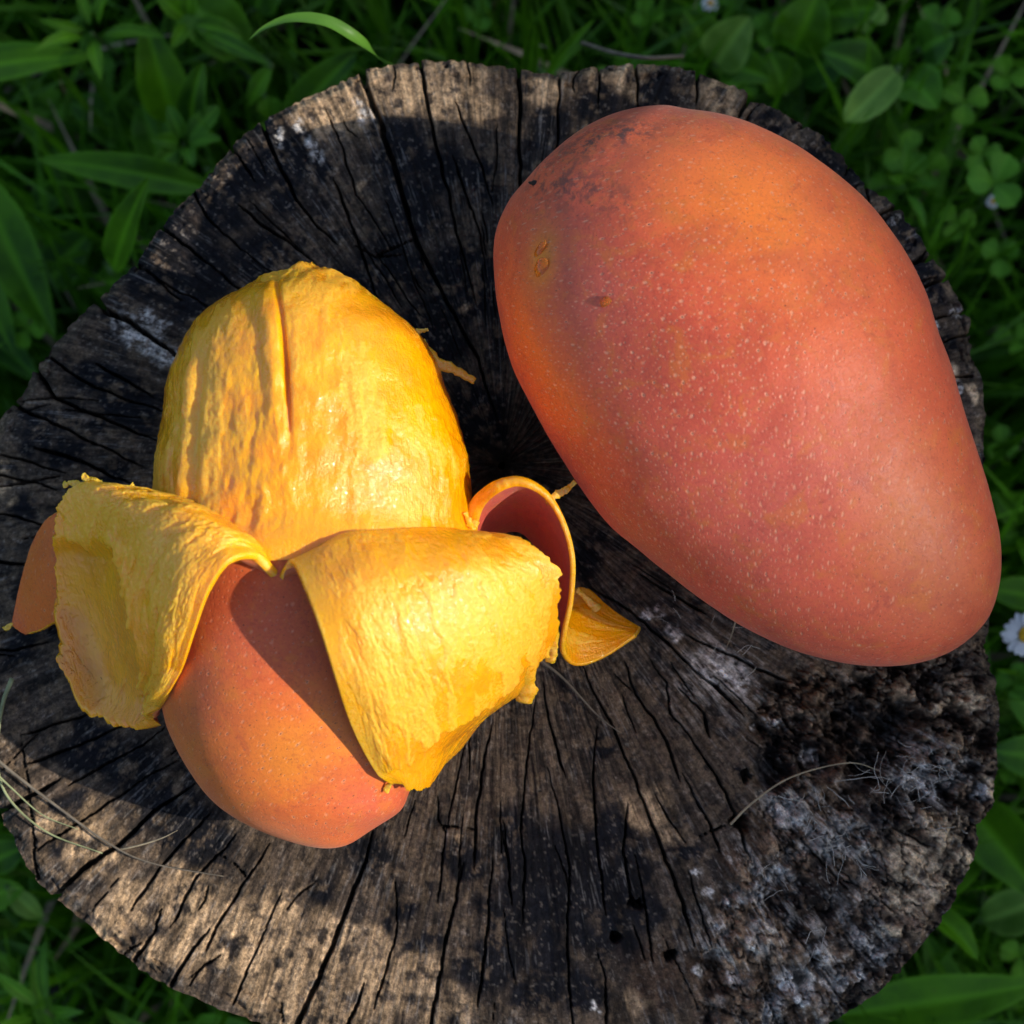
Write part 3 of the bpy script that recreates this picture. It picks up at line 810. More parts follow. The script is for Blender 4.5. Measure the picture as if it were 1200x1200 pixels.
    def lump(name, qx, qy, rx, ry, hgt, ang, mat, seed):
        p, nn = at(qx, qy)
        bm = bmesh.new(); bmesh.ops.create_icosphere(bm, subdivisions=3, radius=1)
        q = Vector(nn).to_track_quat('Z', 'Y').to_matrix().to_4x4()
        for v in bm.verts:
            f = 1+.3*(float(fbm(np.array([v.co.x*1.5+seed]), np.array([v.co.y*1.5+v.co.z]), seed, 2)[0])-.5)*2
            v.co = Vector((v.co.x*rx*f*U, v.co.y*ry*f*U, v.co.z*hgt*U))
        bm.transform(Matrix.Translation(Vector(p)) @ q @ Matrix.Rotation(R(ang), 4, 'Z'))
        me = bpy.data.meshes.new(name); bm.to_mesh(me); bm.free(); me.materials.append(mat)
        me.polygons.foreach_set('use_smooth', [True]*len(me.polygons))
        return obj(name, me, root)
    lump('sap_drop', 636, 317, 8, 12, 3.6, 20, M['sap'], 1)
    lump('sap_drop', 632, 293, 5, 11, 2.4, 10, M['sap'], 2)
    lump('sap_drop', 708, 353, 5, 7, 3, 0, M['sap'], 3)
    lump('stem_scar', 628, 214, 7, 3, 2.2, 35, M['scar'], 5)
whole_mango()

SIL_P = [(365,307),(330,316),(298,330),(240,362),(206,408),(188,460),(178,520),(174,580),(176,640),(176,700),(180,770),(188,830),(197,863),(215,900),(240,935),(270,960),(310,980),(350,993),(380,997),(405,992),
 (432,975),(462,956),(472,944),(478,928),(497,890),(522,830),(542,770),(554,710),(560,650),(562,590),(556,530),(543,485),(522,430),(497,393),(468,368),(440,345),(402,320)]
def peeled_mango():
    hm = 165
    n, m = 420, 520
    prof = body_profile(SIL_P, (362,307), (384,997), hm, n, .90)
    A, ax, pe, st, t, c, w, hh = prof
    zc = np.full(n, H+hm*U) - 45*U*np.clip((t-.5)/.5, 0, 1)**1.6
    low = (zc-hh).min(); zc = zc-(low-(H-.0006))
    base = Vector((float(A[0]+ax[0]*st[n//2]), float(A[1]+ax[1]*st[n//2]), H))
    root = empty('peeled_mango', base)
    tag(root, 'half peeled mango showing yellow flesh, its skin folded back in four flaps', 'mango')
    sh = lambda a: a.reshape(-1, a.shape[-1]) if a.ndim == 3 else a.reshape(-1)
    phi = np.linspace(-np.pi/2, 1.5*np.pi, m, endpoint=False)
    Vb = body_verts(prof, phi, zc)
    ctr = np.concatenate([A+st[:, None]*ax+c[:, None]*pe, zc[:, None]], 1)[:, None, :]
    N = Vb-ctr; N /= np.linalg.norm(N, axis=-1)[..., None]+1e-9
    # ---- skin half
    k0 = int(np.searchsorted(t, .522))
    rows = slice(k0, n, 3)
    V = Vb[rows, ::3].copy(); Nn = N[rows, ::3]
    px, py = to_px(V)
    x3, y3, z3 = [V[..., k]/U for k in range(3)]
    V += Nn*((fbm(x3/90, y3/90+z3/90, 15, 3)-.5)*4*U)[..., None]*np.sin(np.pi*t[rows])[:, None, None]
    alb = np.zeros(V.shape)+np.array([.72, .132, .014])
    alb = mixc(alb, (.68, .22, .012), g2(px, py, 360, 880, 70, 60)*.9)
    alb = mixc(alb, (.62, .15, .02), g2(px, py, 230, 880, 60, 110, -20)*.5)
    alb = mixc(alb, (.54, .10, .045), g2(px, py, 310, 730, 70, 90)*.8)  # duller skin under the flaps, their shadow put into the colour
    alb = mixc(alb, (.50, .09, .05), g2(px, py, 440, 940, 60, 40)*.8)
    alb = mixc(alb, (.48, .09, .02), g2(px, py, 245, 720, 25, 90)*.6+g2(px, py, 410, 780, 30, 110, 15)*.7)  # darker along both flap edges, flap shade painted into the skin
    F = grid_faces(V.shape[0], V.shape[1], True)[:, ::-1]
    obj('skin', mesh_np('skin', sh(V), F, M['skin2'], None, {'albedo': sh(alb), 'soot': sh(V[..., 0]*0), 'dots': sh(V[..., 0]*0+.55)}, np.stack(np.broadcast_arrays(phi[None, ::3]*np.maximum(w[rows], w.max()*.55)[:, None], st[rows][:, None]), -1).reshape(-1, 2)), root)
    # ---- flesh half
    k1 = int(np.searchsorted(t, .534))
    V = Vb[:k1].copy(); Nn = N[:k1]
    tt = t[:k1][:, None]+0*phi; ph = np.broadcast_to(phi, tt.shape)
    px, py = to_px(V)
    x3, y3, z3 = [V[..., k]/U for k in range(3)]
    ac = np.where(z3 > hm, x3, x3)                        # across, along in pixels
    along = py
    wq = (fbm(ac/28, along/55, 23, 3)-.5)*20
    lay = fbm((ac+wq)/36, along/150+z3/200, 25, 4)        # torn layers, long along the fruit
    lay2 = fbm((ac+wq*.6)/15, along/90+z3/120, 28, 4)
    step = sstep(.46, .53, lay)*1.5+sstep(.55, .60, lay2)*.9+sstep(.40, .44, lay2)*.8
    smooth_zone = np.clip(g2(px, py, 372, 560, 34, 150)+g2(px, py, 470, 430, 40, 90, 20)+g2(px, py, 470, 590, 80, 40), 0, 1)
    rough = 1-.85*smooth_zone
    fine = (fbm(ac/10, along/24, 33, 4, .6)-.5)*2.6+(fbm(ac/4.2, along/5.5, 36, 3)-.5)*2.0
    disp = (step*rough+fine*(.3+.7*rough)+(fbm(x3/60, y3/60, 38, 3)-.5)*10)
    # the long seam and its ridge
    seam = np.interp(py, [300,330,370,420,470,520], [318,322,329,333,336,338])
    dd = px-seam; on = sstep(545, 440, py)*(z3*U+0 > H/1)
    disp -= 12*np.exp(-(dd/3.2)**2)*on
    disp += 5*np.exp(-((dd+14)/10)**2)*on-2.5*sstep(-24, -34, dd)*sstep(-75, -40, dd)*on
    # ledges of the left flank
    led = np.interp(py, [360,420,480,540,580], [228,214,206,202,200])
    disp += 5*np.exp(-((px-led-6)/7)**2)*sstep(400, 450, py)-4*np.exp(-((px-led-18)/6)**2)*sstep(400, 450, py)
    bl = np.sin(np.pi*np.clip(tt/.5, 0, 1)*.5+.02)**.5
    mrg = sstep(.455, .515, tt)
    V += Nn*((((disp-9)*np.clip(bl, .15, 1))*(1-mrg)+mrg*(1.5+fine*.3))*U)[..., None]
    endn = sstep(.10, 0, tt)
    V[..., 1] += (endn*(fbm(px/16, px*0+z3/30, 45, 3)-.5)*12*U)
    pale = .25+.55*sstep(.44, .6, lay)*rough+.35*sstep(.5, .62, lay2)
    pale -= .55*smooth_zone
    pn = (fbm(ac/9, along/16, 47, 4, .65)-.5)*1.6
    pale += .75*sstep(.35, .75, g2(px, py, 425, 455, 34, 75, 8)+pn*.5)+.7*sstep(.35, .75, g2(px, py, 492, 500, 20, 48, 15)+pn*.5)+.6*sstep(.3, .8, g2(px, py, 225, 490, 40, 100)+pn*.6)+.5*sstep(.4, .8, g2(px, py, 390, 352, 50, 34)+pn*.5)
    F = grid_faces(V.shape[0], m, True)[:, ::-1]
    obj('flesh', mesh_np('flesh', sh(V), F, M['flesh'], None, {'pale': np.clip(sh(pale), 0, 1), 'amber': np.clip(sh(.5*sstep(300, 255, px)*sstep(470, 420, py)+.35*smooth_zone*sstep(.4, .6, lay)), 0, 1)}), root)  # amber upper left flank: the dome's own shade painted into the flesh

    # height of the lying body over a world point, so that no flap cuts into it
    def body_z(xy):
        a = (xy-A)@ax; b = (xy-A)@pe
        cc = np.interp(a, st, c); ww = np.interp(a, st, w); h_ = np.interp(a, st, hh); z_ = np.interp(a, st, zc)
        q = np.clip(1-((b-cc)/(ww+1e-9))**2, 0, 1)
        return np.where(np.abs(b-cc) < ww, z_+h_*np.sqrt(q), -1)

    def flap(G, nu, nv, flesh_up, thick, rough_amp, thin=None, jag=(.02, .02, .02), clampz=True, seed=0, tint=(.54, .12, .03), label=None, palef=None):
        G = np.asarray(G, float)
        W3 = P(G[..., 0], G[..., 1], G[..., 2])
        nu2, nv2 = 240, 200
        big = bicubic(W3, nu2, nv2)
        u = np.linspace(0, 1, nu); v = np.linspace(0, 1, nv)
        Ug, Vg = np.meshgrid(u, v, indexing='ij')
        # ragged margins: pull the parameters in by noise
        e1 = jag[0]*(fbm(Vg*14, Vg*0+seed, 51+seed, 4, .65))
        e0 = jag[1]*(fbm(Ug*16, Ug*0+seed+3, 52+seed, 4, .65)); e2 = jag[2]*(fbm(Ug*15, Ug*0+seed+9, 53+seed, 5, .7))
        uu = Ug*(1-e1); vv = e0+Vg*(1-e0-e2)
        def samp(B):
            fu = uu*(nu2-1); fv = vv*(nv2-1)
            iu = np.clip(fu.astype(int), 0, nu2-2); iv = np.clip(fv.astype(int), 0, nv2-2)
            a = (fu-iu)[..., None]; b = (fv-iv)[..., None]
            return (B[iu, iv]*(1-a)*(1-b)+B[iu+1, iv]*a*(1-b)+B[iu, iv+1]*(1-a)*b+B[iu+1, iv+1]*a*b)
        S = samp(big)
        def normals(S):
            du = np.gradient(S, axis=0); dv = np.gradient(S, axis=1)
            n_ = np.cross(du, dv); n_ /= np.linalg.norm(n_, axis=-1)[..., None]+1e-12
            return n_
        n_ = samp(normals(big)); n_ /= np.linalg.norm(n_, axis=-1)[..., None]+1e-12
        sgn = 1.0 if (n_[nu//3:2*nu//3, nv//3:2*nv//3, 2].mean() > 0) else -1.0
        n_ = n_*sgn
        th = thick(Ug, Vg) if callable(thick) else thick+0*Ug
        if flesh_up: th = th*(.45+.55*sstep(0, .16, Vg))
        thn = thin(S) if thin else 0*Ug
        Lu = np.linalg.norm(np.diff(big[:, nv2//2], axis=0), axis=1).sum()/U; Lv = np.linalg.norm(np.diff(big[nu2//2], axis=0), axis=1).sum()/U
        X = Vg*Lv; Y = Ug*Lu
        la = fbm(X/30+seed, Y/90, 61+seed, 4); lb = fbm(X/12+seed, Y/40, 63+seed, 4)
        rel = sstep(.48, .54, la)*1.6+sstep(.55, .6, lb)*.8+(fbm(X/11, Y/16, 65+seed, 4, .6)-.5)*1.8+(fbm(X/4, Y/5, 67+seed, 3)-.5)*1.9+(fbm(X/50, Y/60, 69+seed, 2)-.5)*8
        rel = rel*(.35+.65*sstep(.04, .2, Ug))*(.3+.7*sstep(.03, .16, Vg))
        fade = sstep(0, .10, np.minimum(np.minimum(Vg, 1-Vg), 1-Ug)*1.0+.02)
        rel = rel*rough_amp*(1-.35*thn)*(.35+.65*fade)-thn*0
        if flesh_up:
            top = S+n_*(rel*U)[..., None]
            bot = S-n_*((th*(1-.15*thn)+3*thn)*U)[..., None]
            top = top-n_*(thn*13*U)[..., None]; bot = bot-n_*(thn*15*U)[..., None]
        else:
            top = S
            bot = S-n_*((th+rel*.5)*U)[..., None]
        if clampz:
            zb = body_z(bot[..., :2])+3*U
            zb = np.where(Ug < .12, -1, zb)
            lift = np.maximum(zb-bot[..., 2], 0)
            top[..., 2] += lift; bot[..., 2] += lift
        fl = H+4*U
        lift = np.maximum(fl-bot[..., 2], 0); top[..., 2] += lift; bot[..., 2] += lift
        # rounded rim: one inset ring between both sheets
        nn = nu*nv
        Vt = np.concatenate([top.reshape(-1, 3), bot.reshape(-1, 3)])
        f1 = grid_faces(nu, nv); f2 = grid_faces(nu, nv, off=nn)[:, ::-1]
        if sgn < 0: f1 = f1[:, ::-1]; f2 = f2[:, ::-1]
        idx = np.arange(nn).reshape(nu, nv)
        loop = np.concatenate([idx[0, :-1], idx[:-1, -1], idx[-1, :0:-1], idx[:0:-1, 0]])
        l2 = np.roll(loop, -1)
        mid = (Vt[loop]*.5+Vt[loop+nn]*.5)
        cen = Vt[loop].mean(0)
        inner = np.concatenate([idx[1, :-1], idx[:-1, -2], idx[-2, :0:-1], idx[:0:-1, 1]])
        outw = Vt[loop]-Vt[inner]; outw /= np.linalg.norm(outw, axis=1)[:, None]+1e-12
        mid = mid+outw*(th.reshape(-1)[loop]*.30*U)[:, None]
        m0 = len(Vt); Vt = np.concatenate([Vt, mid]); mi = m0+np.arange(len(loop)); mi2 = np.roll(mi, -1)
        ra = np.stack([loop, mi, mi2, l2], -1); rb = np.stack([mi, loop+nn, l2+nn, mi2], -1)
        if sgn < 0: ra = ra[:, ::-1]; rb = rb[:, ::-1]
        Fq = np.concatenate([f1, f2, ra, rb])
        a, b = (0, 1) if flesh_up else (1, 0)
        mi_ = np.concatenate([np.full(len(f1), a), np.full(len(f2), b), np.full(len(ra)+len(rb), 0)])
        pale = .25+.5*sstep(.45, .58, la)+.35*sstep(.48, .6, lb)-.7*thn
        pxx, pyy = to_px(top)
        if palef is not None: pale = pale+palef(pxx, pyy)
        pl = np.concatenate([pale.ravel(), pale.ravel(), np.full(len(loop), .45)])
        alb_ = np.tile(np.array(tint), (len(Vt), 1))
        zz = np.zeros(len(Vt)); am = np.concatenate([thn.ravel(), thn.ravel(), np.zeros(len(loop))])
        me = mesh_np('peel_flap', Vt, Fq, [M['flesh'], M['skin2']], mi_, {'pale': np.clip(pl, 0, 1), 'amber': am, 'albedo': alb_, 'soot': zz, 'dots': zz+.4}, np.concatenate([np.stack([X, Y], -1).reshape(-1, 2)]*2+[np.zeros((len(loop), 2))])*U)
        o = obj('peel_flap', me, root)
        if label: o['label'] = label
        return o

    GR = [[(327,672,314),(395,628,322),(455,620,304),(515,618,262),(566,624,205)],
          [(342,656,330),(398,637,338),(465,629,328),(540,626,302),(618,631,272)],
          [(359,690,362),(415,680,370),(485,672,360),(565,668,332),(661,661,262)],
          [(377,740,372),(435,735,378),(505,730,356),(590,728,304),(667,712,222)],
          [(394,795,350),(455,795,348),(525,792,318),(600,785,256),(654,764,180)],
          [(412,850,298),(470,855,292),(535,850,258),(590,835,200),(629,816,132)],
          [(436,898,245),(475,905,238),(520,896,205),(555,872,160),(585,845,102)],
          [(463,933,204),(484,942,192),(511,936,168),(532,908,136),(553,886,88)]]
    def thinR(S):
        px, py = to_px(S)
        line = np.interp(px, [420,470,520,560,600,640], [925,905,868,842,812,770])
        wob = (fbm(px/14, py/14, 5, 3)-.5)*18
        return sstep(-5, 5, py-line+wob)*sstep(440, 470, px)
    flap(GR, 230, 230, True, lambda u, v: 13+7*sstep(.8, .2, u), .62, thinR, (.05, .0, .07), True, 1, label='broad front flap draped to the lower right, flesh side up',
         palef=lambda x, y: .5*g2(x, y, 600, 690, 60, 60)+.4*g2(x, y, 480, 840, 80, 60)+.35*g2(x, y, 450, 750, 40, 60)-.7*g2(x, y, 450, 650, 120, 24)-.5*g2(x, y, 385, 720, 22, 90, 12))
    GL = [[(329,672,314),(295,630,318),(255,602,296),(220,584,258),(186,575,205)],
          [(303,649,337),(265,622,350),(225,598,328),(185,580,290),(143,568,242)],
          [(269,654,366),(235,640,356),(185,612,325),(135,586,280),(90,562,232)],
          [(244,690,352),(208,680,338),(160,655,296),(112,626,230),(55,592,212)],
          [(226,740,312),(190,735,292),(146,715,250),(104,684,176),(51,645,182)],
          [(212,785,262),(181,785,238),(148,772,205),(108,744,116),(56,702,140)],
          [(195,818,205),(166,822,158),(139,813,124),(110,796,90),(61,748,114)],
          [(170,839,166),(149,848,142),(126,849,120),(100,835,100),(52,786,96)]]
    def thinL(S):
        px, py = to_px(S)
        line = np.interp(py, [600,640,690,740,800,850], [90,128,142,150,160,166])
        wob = (fbm(px/12, py/12, 6, 3)-.5)*16
        return sstep(5, -5, px-line+wob)*sstep(625, 660, py)
    # the outer strip of that flap lies lower than the thick inner layer
    GLn = np.array(GL, float)
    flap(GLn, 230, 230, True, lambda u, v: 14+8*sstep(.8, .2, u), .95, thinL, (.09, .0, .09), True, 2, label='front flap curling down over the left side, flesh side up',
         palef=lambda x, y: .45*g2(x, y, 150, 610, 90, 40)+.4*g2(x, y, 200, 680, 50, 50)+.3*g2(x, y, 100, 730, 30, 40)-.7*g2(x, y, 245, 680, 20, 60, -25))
    T = [(556,652,150),(563,602,195),(580,580,226),(608,569,238),(638,583,234),(660,620,224),(668,660,206),(666,702,180),(658,740,150),(657,766,120),(673,781,88),(706,772,64),(749,745,46)]
    Bt = [(552,655,70),(572,640,60),(588,628,60),(608,626,55),(626,642,50),(636,668,45),(640,694,40),(645,716,35),(654,718,32),(667,700,34),(686,690,36),(713,713,36),(751,741,36)]
    GBR = []
    for a, b in zip(T, Bt):
        a = np.array(a, float); b = np.array(b, float)
        GBR.append([tuple(a), tuple(a*.66+b*.34), tuple(a*.33+b*.67), tuple(b)])
    flap(GBR, 260, 80, False, lambda u, v: 6+11*sstep(.45, .05, u), .6, None, (.02, .03, .05), False, 3, tint=(.58, .07, .045), label='narrow flap curling out on the right with its red skin inside the curl')
    GBL = [[(92,596,120),(98,650,132),(98,722,105)],[(60,602,112),(67,660,122),(70,728,92)],[(38,634,88),(43,685,92),(49,738,66)],[(24,680,66),(29,712,64),(36,742,52)],[(13,733,46),(21,740,46),(30,744,42)]]
    flap(GBL, 120, 100, False, 9, .6, None, (.02, .03, .03), False, 4, tint=(.64, .115, .0), label='small flap on the far left showing its orange skin')
    # loose shreds of pulp
    def shred(pts, r0, flat=.38):
        q = curve(P([p[0] for p in pts], [p[1] for p in pts], [p[2] for p in pts]), 26)
        f = np.linspace(0, 1, 26)
        v, qd, tr = tube(q, r0*U*(1-.5*f)*(1+.45*(fbm(f*4, f*0+r0, 7, 3)-.5)*2), 10, True, flat)
        v = v+(np.stack([fbm(v[:, 0]/U/3, v[:, 1]/U/3, 71, 2), fbm(v[:, 0]/U/3, v[:, 1]/U/3, 73, 2), fbm(v[:, 0]/U/3, v[:, 1]/U/3, 75, 2)], -1)-.5)*min(3.5, r0*.8)*U
        obj('pulp_shred', mesh_np('pulp_shred', v, (qd, tr), M['flesh'], None, {'pale': np.full(len(v), .75)}), root)
    shred([(492,404,168),(512,425,162),(532,433,158),(557,447,150)], 8.5)
    shred([(485,388,175),(492,388,176),(502,386,176)], 3.5)
    shred([(640,588,225),(652,580,222),(664,574,220),(675,564,218)], 5)
    shred([(74,568,226),(86,566,232),(104,570,236)], 4)
    shred([(97,558,240),(112,564,246),(126,570,250)], 4.5)
    shred([(153,568,262),(158,573,262),(170,580,262)], 3.5)
    shred([(5,738,44),(10,734,46),(18,728,48)], 3.5)
    shred([(608,770,200),(616,790,172),(617,806,150),(613,822,134)], 15)
    shred([(646,735,200),(648,758,178),(645,776,165)], 9)
    shred([(452,928,196),(455,921,200),(462,915,205)], 3)
    shred([(700,715,50),(688,702,60),(676,690,75)], 6)
    shred([(556,610,190),(553,618,200),(545,600,215)], 6)
peeled_mango()

# ------------------------------------------------------------------ loose straws on the cut face
def straw(name, pts, w, mat, label):
    q = curve(P([p[0] for p in pts], [p[1] for p in pts], [p[2] for p in pts]), 40)
    f = np.linspace(0, 1, 40)
    v, qd, tr = tube(q, w*U*(1-.75*f), 6)
    o = obj_at(name, mesh_np(name, v, (qd, tr), mat), tuple(q[0]))
    tag(o, label, 'grass stem', 'dry stems lying on the stump')
straw('straw', [(-30,860,14),(0,893,10),(60,940,8),(130,990,8),(180,1012,7),(262,1027,5)], 2.4, M['straw_dark'], 'grey-brown dry stem lying across the lower left of the stump, longest of the stems there')
straw('straw', [(14,795,16),(2,830,14),(-4,890,10),(10,935,9),(55,975,9),(120,1000,6)], 2.8, M['straw_green'], 'pale greenish dry stem curving round the left edge of the stump')
straw('straw', [(-6,905,18),(15,925,16),(50,955,12),(92,972,8)], 1.5, M['straw_green'], 'thin short green stem beside the longer stems at the lower left of the stump')
straw('straw', [(138,996,5),(165,990,14),(190,982,22),(208,973,27)], 1.3, M['straw'], 'fine straw sticking up between wood cracks below the peeled mango')
straw('straw', [(856,966,8),(880,942,14),(918,915,18),(960,900,18),(1000,894,14),(1030,903,6)], 1.6, M['straw'], 'fine curved tan straw arching over the rotten corner of the stump')
straw('straw', [(628,770,6),(660,795,6),(700,838,5),(726,858,4)], 1.8, M['straw_dark'], 'flattened straw on the wood below the right curl of peel')
straw('straw', [(862,728,26),(857,745,16),(850,762,4)], 1.0, M['straw'], 'tiny straw touching the underside of the whole mango')

# ------------------------------------------------------------------ leaves and grass
def leaf_mesh(name, base, tip, width, arch, mat, shape='lance', nu=14, nv=9, fold=.18, twist=0.0, ribs=5, side=None):
    """a leaf blade from base to tip (world points); width in metres, arch lifts its middle"""
    base = np.asarray(base, float); tip = np.asarray(tip, float)
    d = tip-base; L = np.linalg.norm(d); d /= L
    up = np.array([0, 0, 1.0])
    sd = np.cross(d, up) if side is None else np.asarray(side, float)
    if np.linalg.norm(sd) < .05: sd = np.array([1.0, 0, 0])
    sd = sd-d*(sd@d); sd /= np.linalg.norm(sd); nn = np.cross(sd, d)
    u = np.linspace(0, 1, nu); v = np.linspace(-1, 1, nv)
    if shape == 'lance': pr = np.sin(np.pi*u**.85)**.75*(1-.25*u)
    elif shape == 'ovate': pr = np.clip(np.sin(np.pi*np.clip(u*.98+.02, 0, 1)**.7), 0, 1)**.6
    elif shape == 'blade': pr = np.clip((1-u)**.7*(.7+.3*np.minimum(1, u*8)), 0, 1)
    else: pr = np.sin(np.pi*np.clip(u, 0, 1)**1.6)**.55*1.0
    pr = np.maximum(pr, .01)
    Ug, Vg = np.meshgrid(u, v, indexing='ij')
    tw = twist*Ug
    off = Vg*pr[:, None]*width/2
    zz = arch*np.sin(np.pi*Ug*.9)+np.abs(Vg)*pr[:, None]*width*fold + .03*width*np.sin(Ug*17+Vg*2)*np.abs(Vg)
    V = base+d*(Ug*L)[..., None]+sd*(off*np.cos(tw))[..., None]+nn*(zz+off*np.sin(tw))[..., None]
    rib = np.maximum(np.exp(-(Vg/.07)**2), .6*np.cos(Vg*math.pi*ribs)**12)
    return mesh_np(name, V.reshape(-1, 3), grid_faces(nu, nv), mat, None, {'rib': rib.ravel()})

G0 = -H/U     # height of the ground in photo pixels above the cut face
def plant(label, leaves, group=None, cat='plant', name='broadleaf_plant'):
    """leaves: (base px, base py, base h, tip px, tip py, tip h, width px, arch px, mat, shape)"""
    b0 = P(leaves[0][0], leaves[0][1], G0)
    root = empty(name, (float(b0[0]), float(b0[1]), 0))
    tag(root, label, cat, group)
    for lf in leaves:
        bp = P(lf[0], lf[1], lf[2]); tp = P(lf[3], lf[4], lf[5])
        k = DIST/(DIST-lf[2]*U)
        w = lf[6]*U*(1+(-lf[2])*U/DIST)
        o = obj('leaf', leaf_mesh('leaf', bp, tp, w, lf[7]*U, lf[8], lf[9], side=None), root)
        # stalk down to the root
        q = curve(np.array([[root.location.x, root.location.y, -.005], (np.array([root.location.x, root.location.y, 0])+bp)/2+np.array([0, 0, .012]), bp]), 8)
        v, qd, tr = tube(q, .0011, 5)
        obj('leaf_stalk', mesh_np('leaf_stalk', v, (qd, tr), M['stem']), root)
L_, LC, LP = M['leaf'], M['leaf_cool'], M['leaf_pale']
plant('lance leaved weed at the upper left corner with a long leaf pointing right', [(-70,92,-700,118,68,-650,52,30,L_,'lance'),(-60,60,-760,-20,-40,-700,50,20,L_,'lance')])
plant('weed with a ribbed leaf pressed against the upper left rim of the stump', [(132,318,-620,176,206,-420,46,10,L_,'lance'),(110,330,-760,200,345,-700,46,20,L_,'lance')])
plant('weed with a broad horizontal leaf left of the stump rim', [(250,222,-640,42,188,-620,48,24,L_,'lance'),(245,200,-700,300,260,-650,40,20,L_,'lance')])
plant('weed with a large long leaf hanging at the left picture edge', [(-30,200,-650,66,398,-720,74,30,L_,'lance'),(-40,300,-720,20,420,-700,60,20,L_,'lance'),(-40,360,-800,50,450,-780,50,20,LC,'lance')])
plant('dark plant with wavy leaves behind the upper left of the stump', [(205,140,-760,170,22,-640,60,20,L_,'ovate'),(225,150,-700,240,70,-600,40,18,L_,'ovate'),(190,190,-800,165,120,-760,50,10,LC,'ovate'),(160,160,-860,80,120,-820,60,20,LC,'ovate')])
plant('bluish broad leaved plant at the top edge left of the bright grass blade', [(285,60,-700,190,-20,-650,70,20,LC,'ovate'),(300,10,-760,340,-60,-700,60,20,LC,'ovate')])
plant('plant with a bent narrow leaf beside the upper left rim', [(238,38,-640,318,78,-600,24,10,L_,'lance'),(318,78,-600,292,124,-660,26,6,L_,'lance'),(340,150,-760,420,60,-700,50,20,L_,'ovate')])
plant('broad leaves in shade left of the whole stump', [(120,240,-900,60,170,-850,60,10,LC,'ovate'),(60,330,-860,110,270,-820,60,16,L_,'ovate'),(90,180,-900,20,140,-860,50,10,L_,'lance'),(30,250,-900,100,210,-880,40,10,LC,'lance')])
plant('plant with a pale leaf just outside the upper right rim', [(1050,85,-640,992,140,-600,46,-22,LP,'ovate'),(1060,95,-720,1100,130,-680,60,16,LC,'ovate'),(1080,60,-720,1120,40,-690,60,16,LC,'ovate'),(1030,90,-760,960,60,-720,56,14,LC,'ovate')])
plant('light green broad leaved plant at the top edge above the whole mango', [(840,75,-720,880,18,-650,60,10,LP,'ovate'),(850,80,-760,905,95,-720,50,16,L_,'ovate'),(830,60,-780,800,10,-740,50,10,L_,'ovate')])
plant('plant with rounded leaves at the top right beyond the rim', [(930,60,-780,960,-10,-720,70,14,L_,'ovate'),(940,90,-800,1000,60,-760,60,14,LC,'ovate'),(920,110,-800,900,60,-780,50,14,L_,'ovate'),(960,20,-800,1030,10,-760,60,10,L_,'ovate')])
plant('ribbed plantain with a wide leaf at the right edge below the daisy', [(1130,940,-700,1225,1060,-620,80,16,L_,'lance'),(1150,1080,-760,1250,1040,-700,60,20,LP,'lance')])
plant('plantain with long leaves along the bottom right corner', [(980,1190,-700,1230,1150,-640,72,20,L_,'lance'),(1040,1230,-760,1220,1200,-700,50,16,L_,'lance'),(1120,1180,-840,1080,1090,-800,44,12,LC,'lance')])
plant('plant with dark leaves right of the rotten corner', [(1230,890,-760,1160,880,-720,56,14,LC,'ovate'),(1230,850,-760,1180,810,-740,50,14,LC,'ovate'),(1220,700,-760,1150,690,-740,44,10,L_,'lance')])
plant('small weed under the lower left rim of the stump', [(-10,1010,-720,35,990,-700,40,10,L_,'ovate'),(-15,1050,-740,30,1040,-700,40,10,L_,'ovate'),(10,1040,-700,50,1075,-740,30,10,LP,'lance')])
plant('weed with narrow leaves below the lower left edge', [(200,1230,-760,120,1180,-700,30,20,L_,'lance'),(60,1210,-800,40,1120,-760,26,16,L_,'lance'),(230,1210,-780,320,1215,-700,50,16,LC,'ovate')])
plant('upright narrow leaf standing behind the top rim of the stump', [(618,100,-520,626,26,-330,22,-6,L_,'lance'),(640,90,-600,700,20,-500,16,10,L_,'lance')])

# the bright blade over the top left of the stump
bl = np.array([(470,85,-180),(445,70,-60),(420,48,0),(385,27,20),(345,22,20),(312,32,10),(291,47,0)], float)
q = curve(P(bl[:, 0], bl[:, 1], bl[:, 2]), 40)
q = np.concatenate([curve(np.array([P(480,110,G0), P(478,100,-600), q[0]]), 12)[:-1], q])
f = np.linspace(0, 1, len(q)); wd = 8.0*U*np.minimum(1, (1-f)*3.2)**.8*(.7+.3*np.sin(np.pi*f))
T_ = np.gradient(q, axis=0); T_ /= np.linalg.norm(T_, axis=1)[:, None]
sd = np.cross(T_, np.array([0, .25, 1.0])); sd /= np.linalg.norm(sd, axis=1)[:, None]; nn = np.cross(sd, T_)
Vv = np.stack([q+sd*wd[:, None]+nn*wd[:, None]*.45, q+sd*wd[:, None]*.5+nn*wd[:, None]*.1, q, q-sd*wd[:, None]*.5+nn*wd[:, None]*.1, q-sd*wd[:, None]+nn*wd[:, None]*.45], 1).reshape(-1, 3)
o = obj_at('grass_blade', mesh_np('grass_blade', Vv, grid_faces(len(q), 5), M['grass_lit']), tuple(q[0]*np.array([1, 1, 0])))
tag(o, 'single bright green grass blade arching over the top left rim of the stump', 'grass blade')
bl2 = curve(P([682,720,760,800], [50,62,68,66], [-330,-250,-230,-300]), 20)
v, qd, tr = tube(bl2, 3*U, 5)
o = obj_at('dry_stalk', mesh_np('dry_stalk', v, (qd, tr), M['straw_dark']), tuple(bl2[0]))
tag(o, 'dry brownish stalk lying in the grass just above the top rim', 'grass stem')

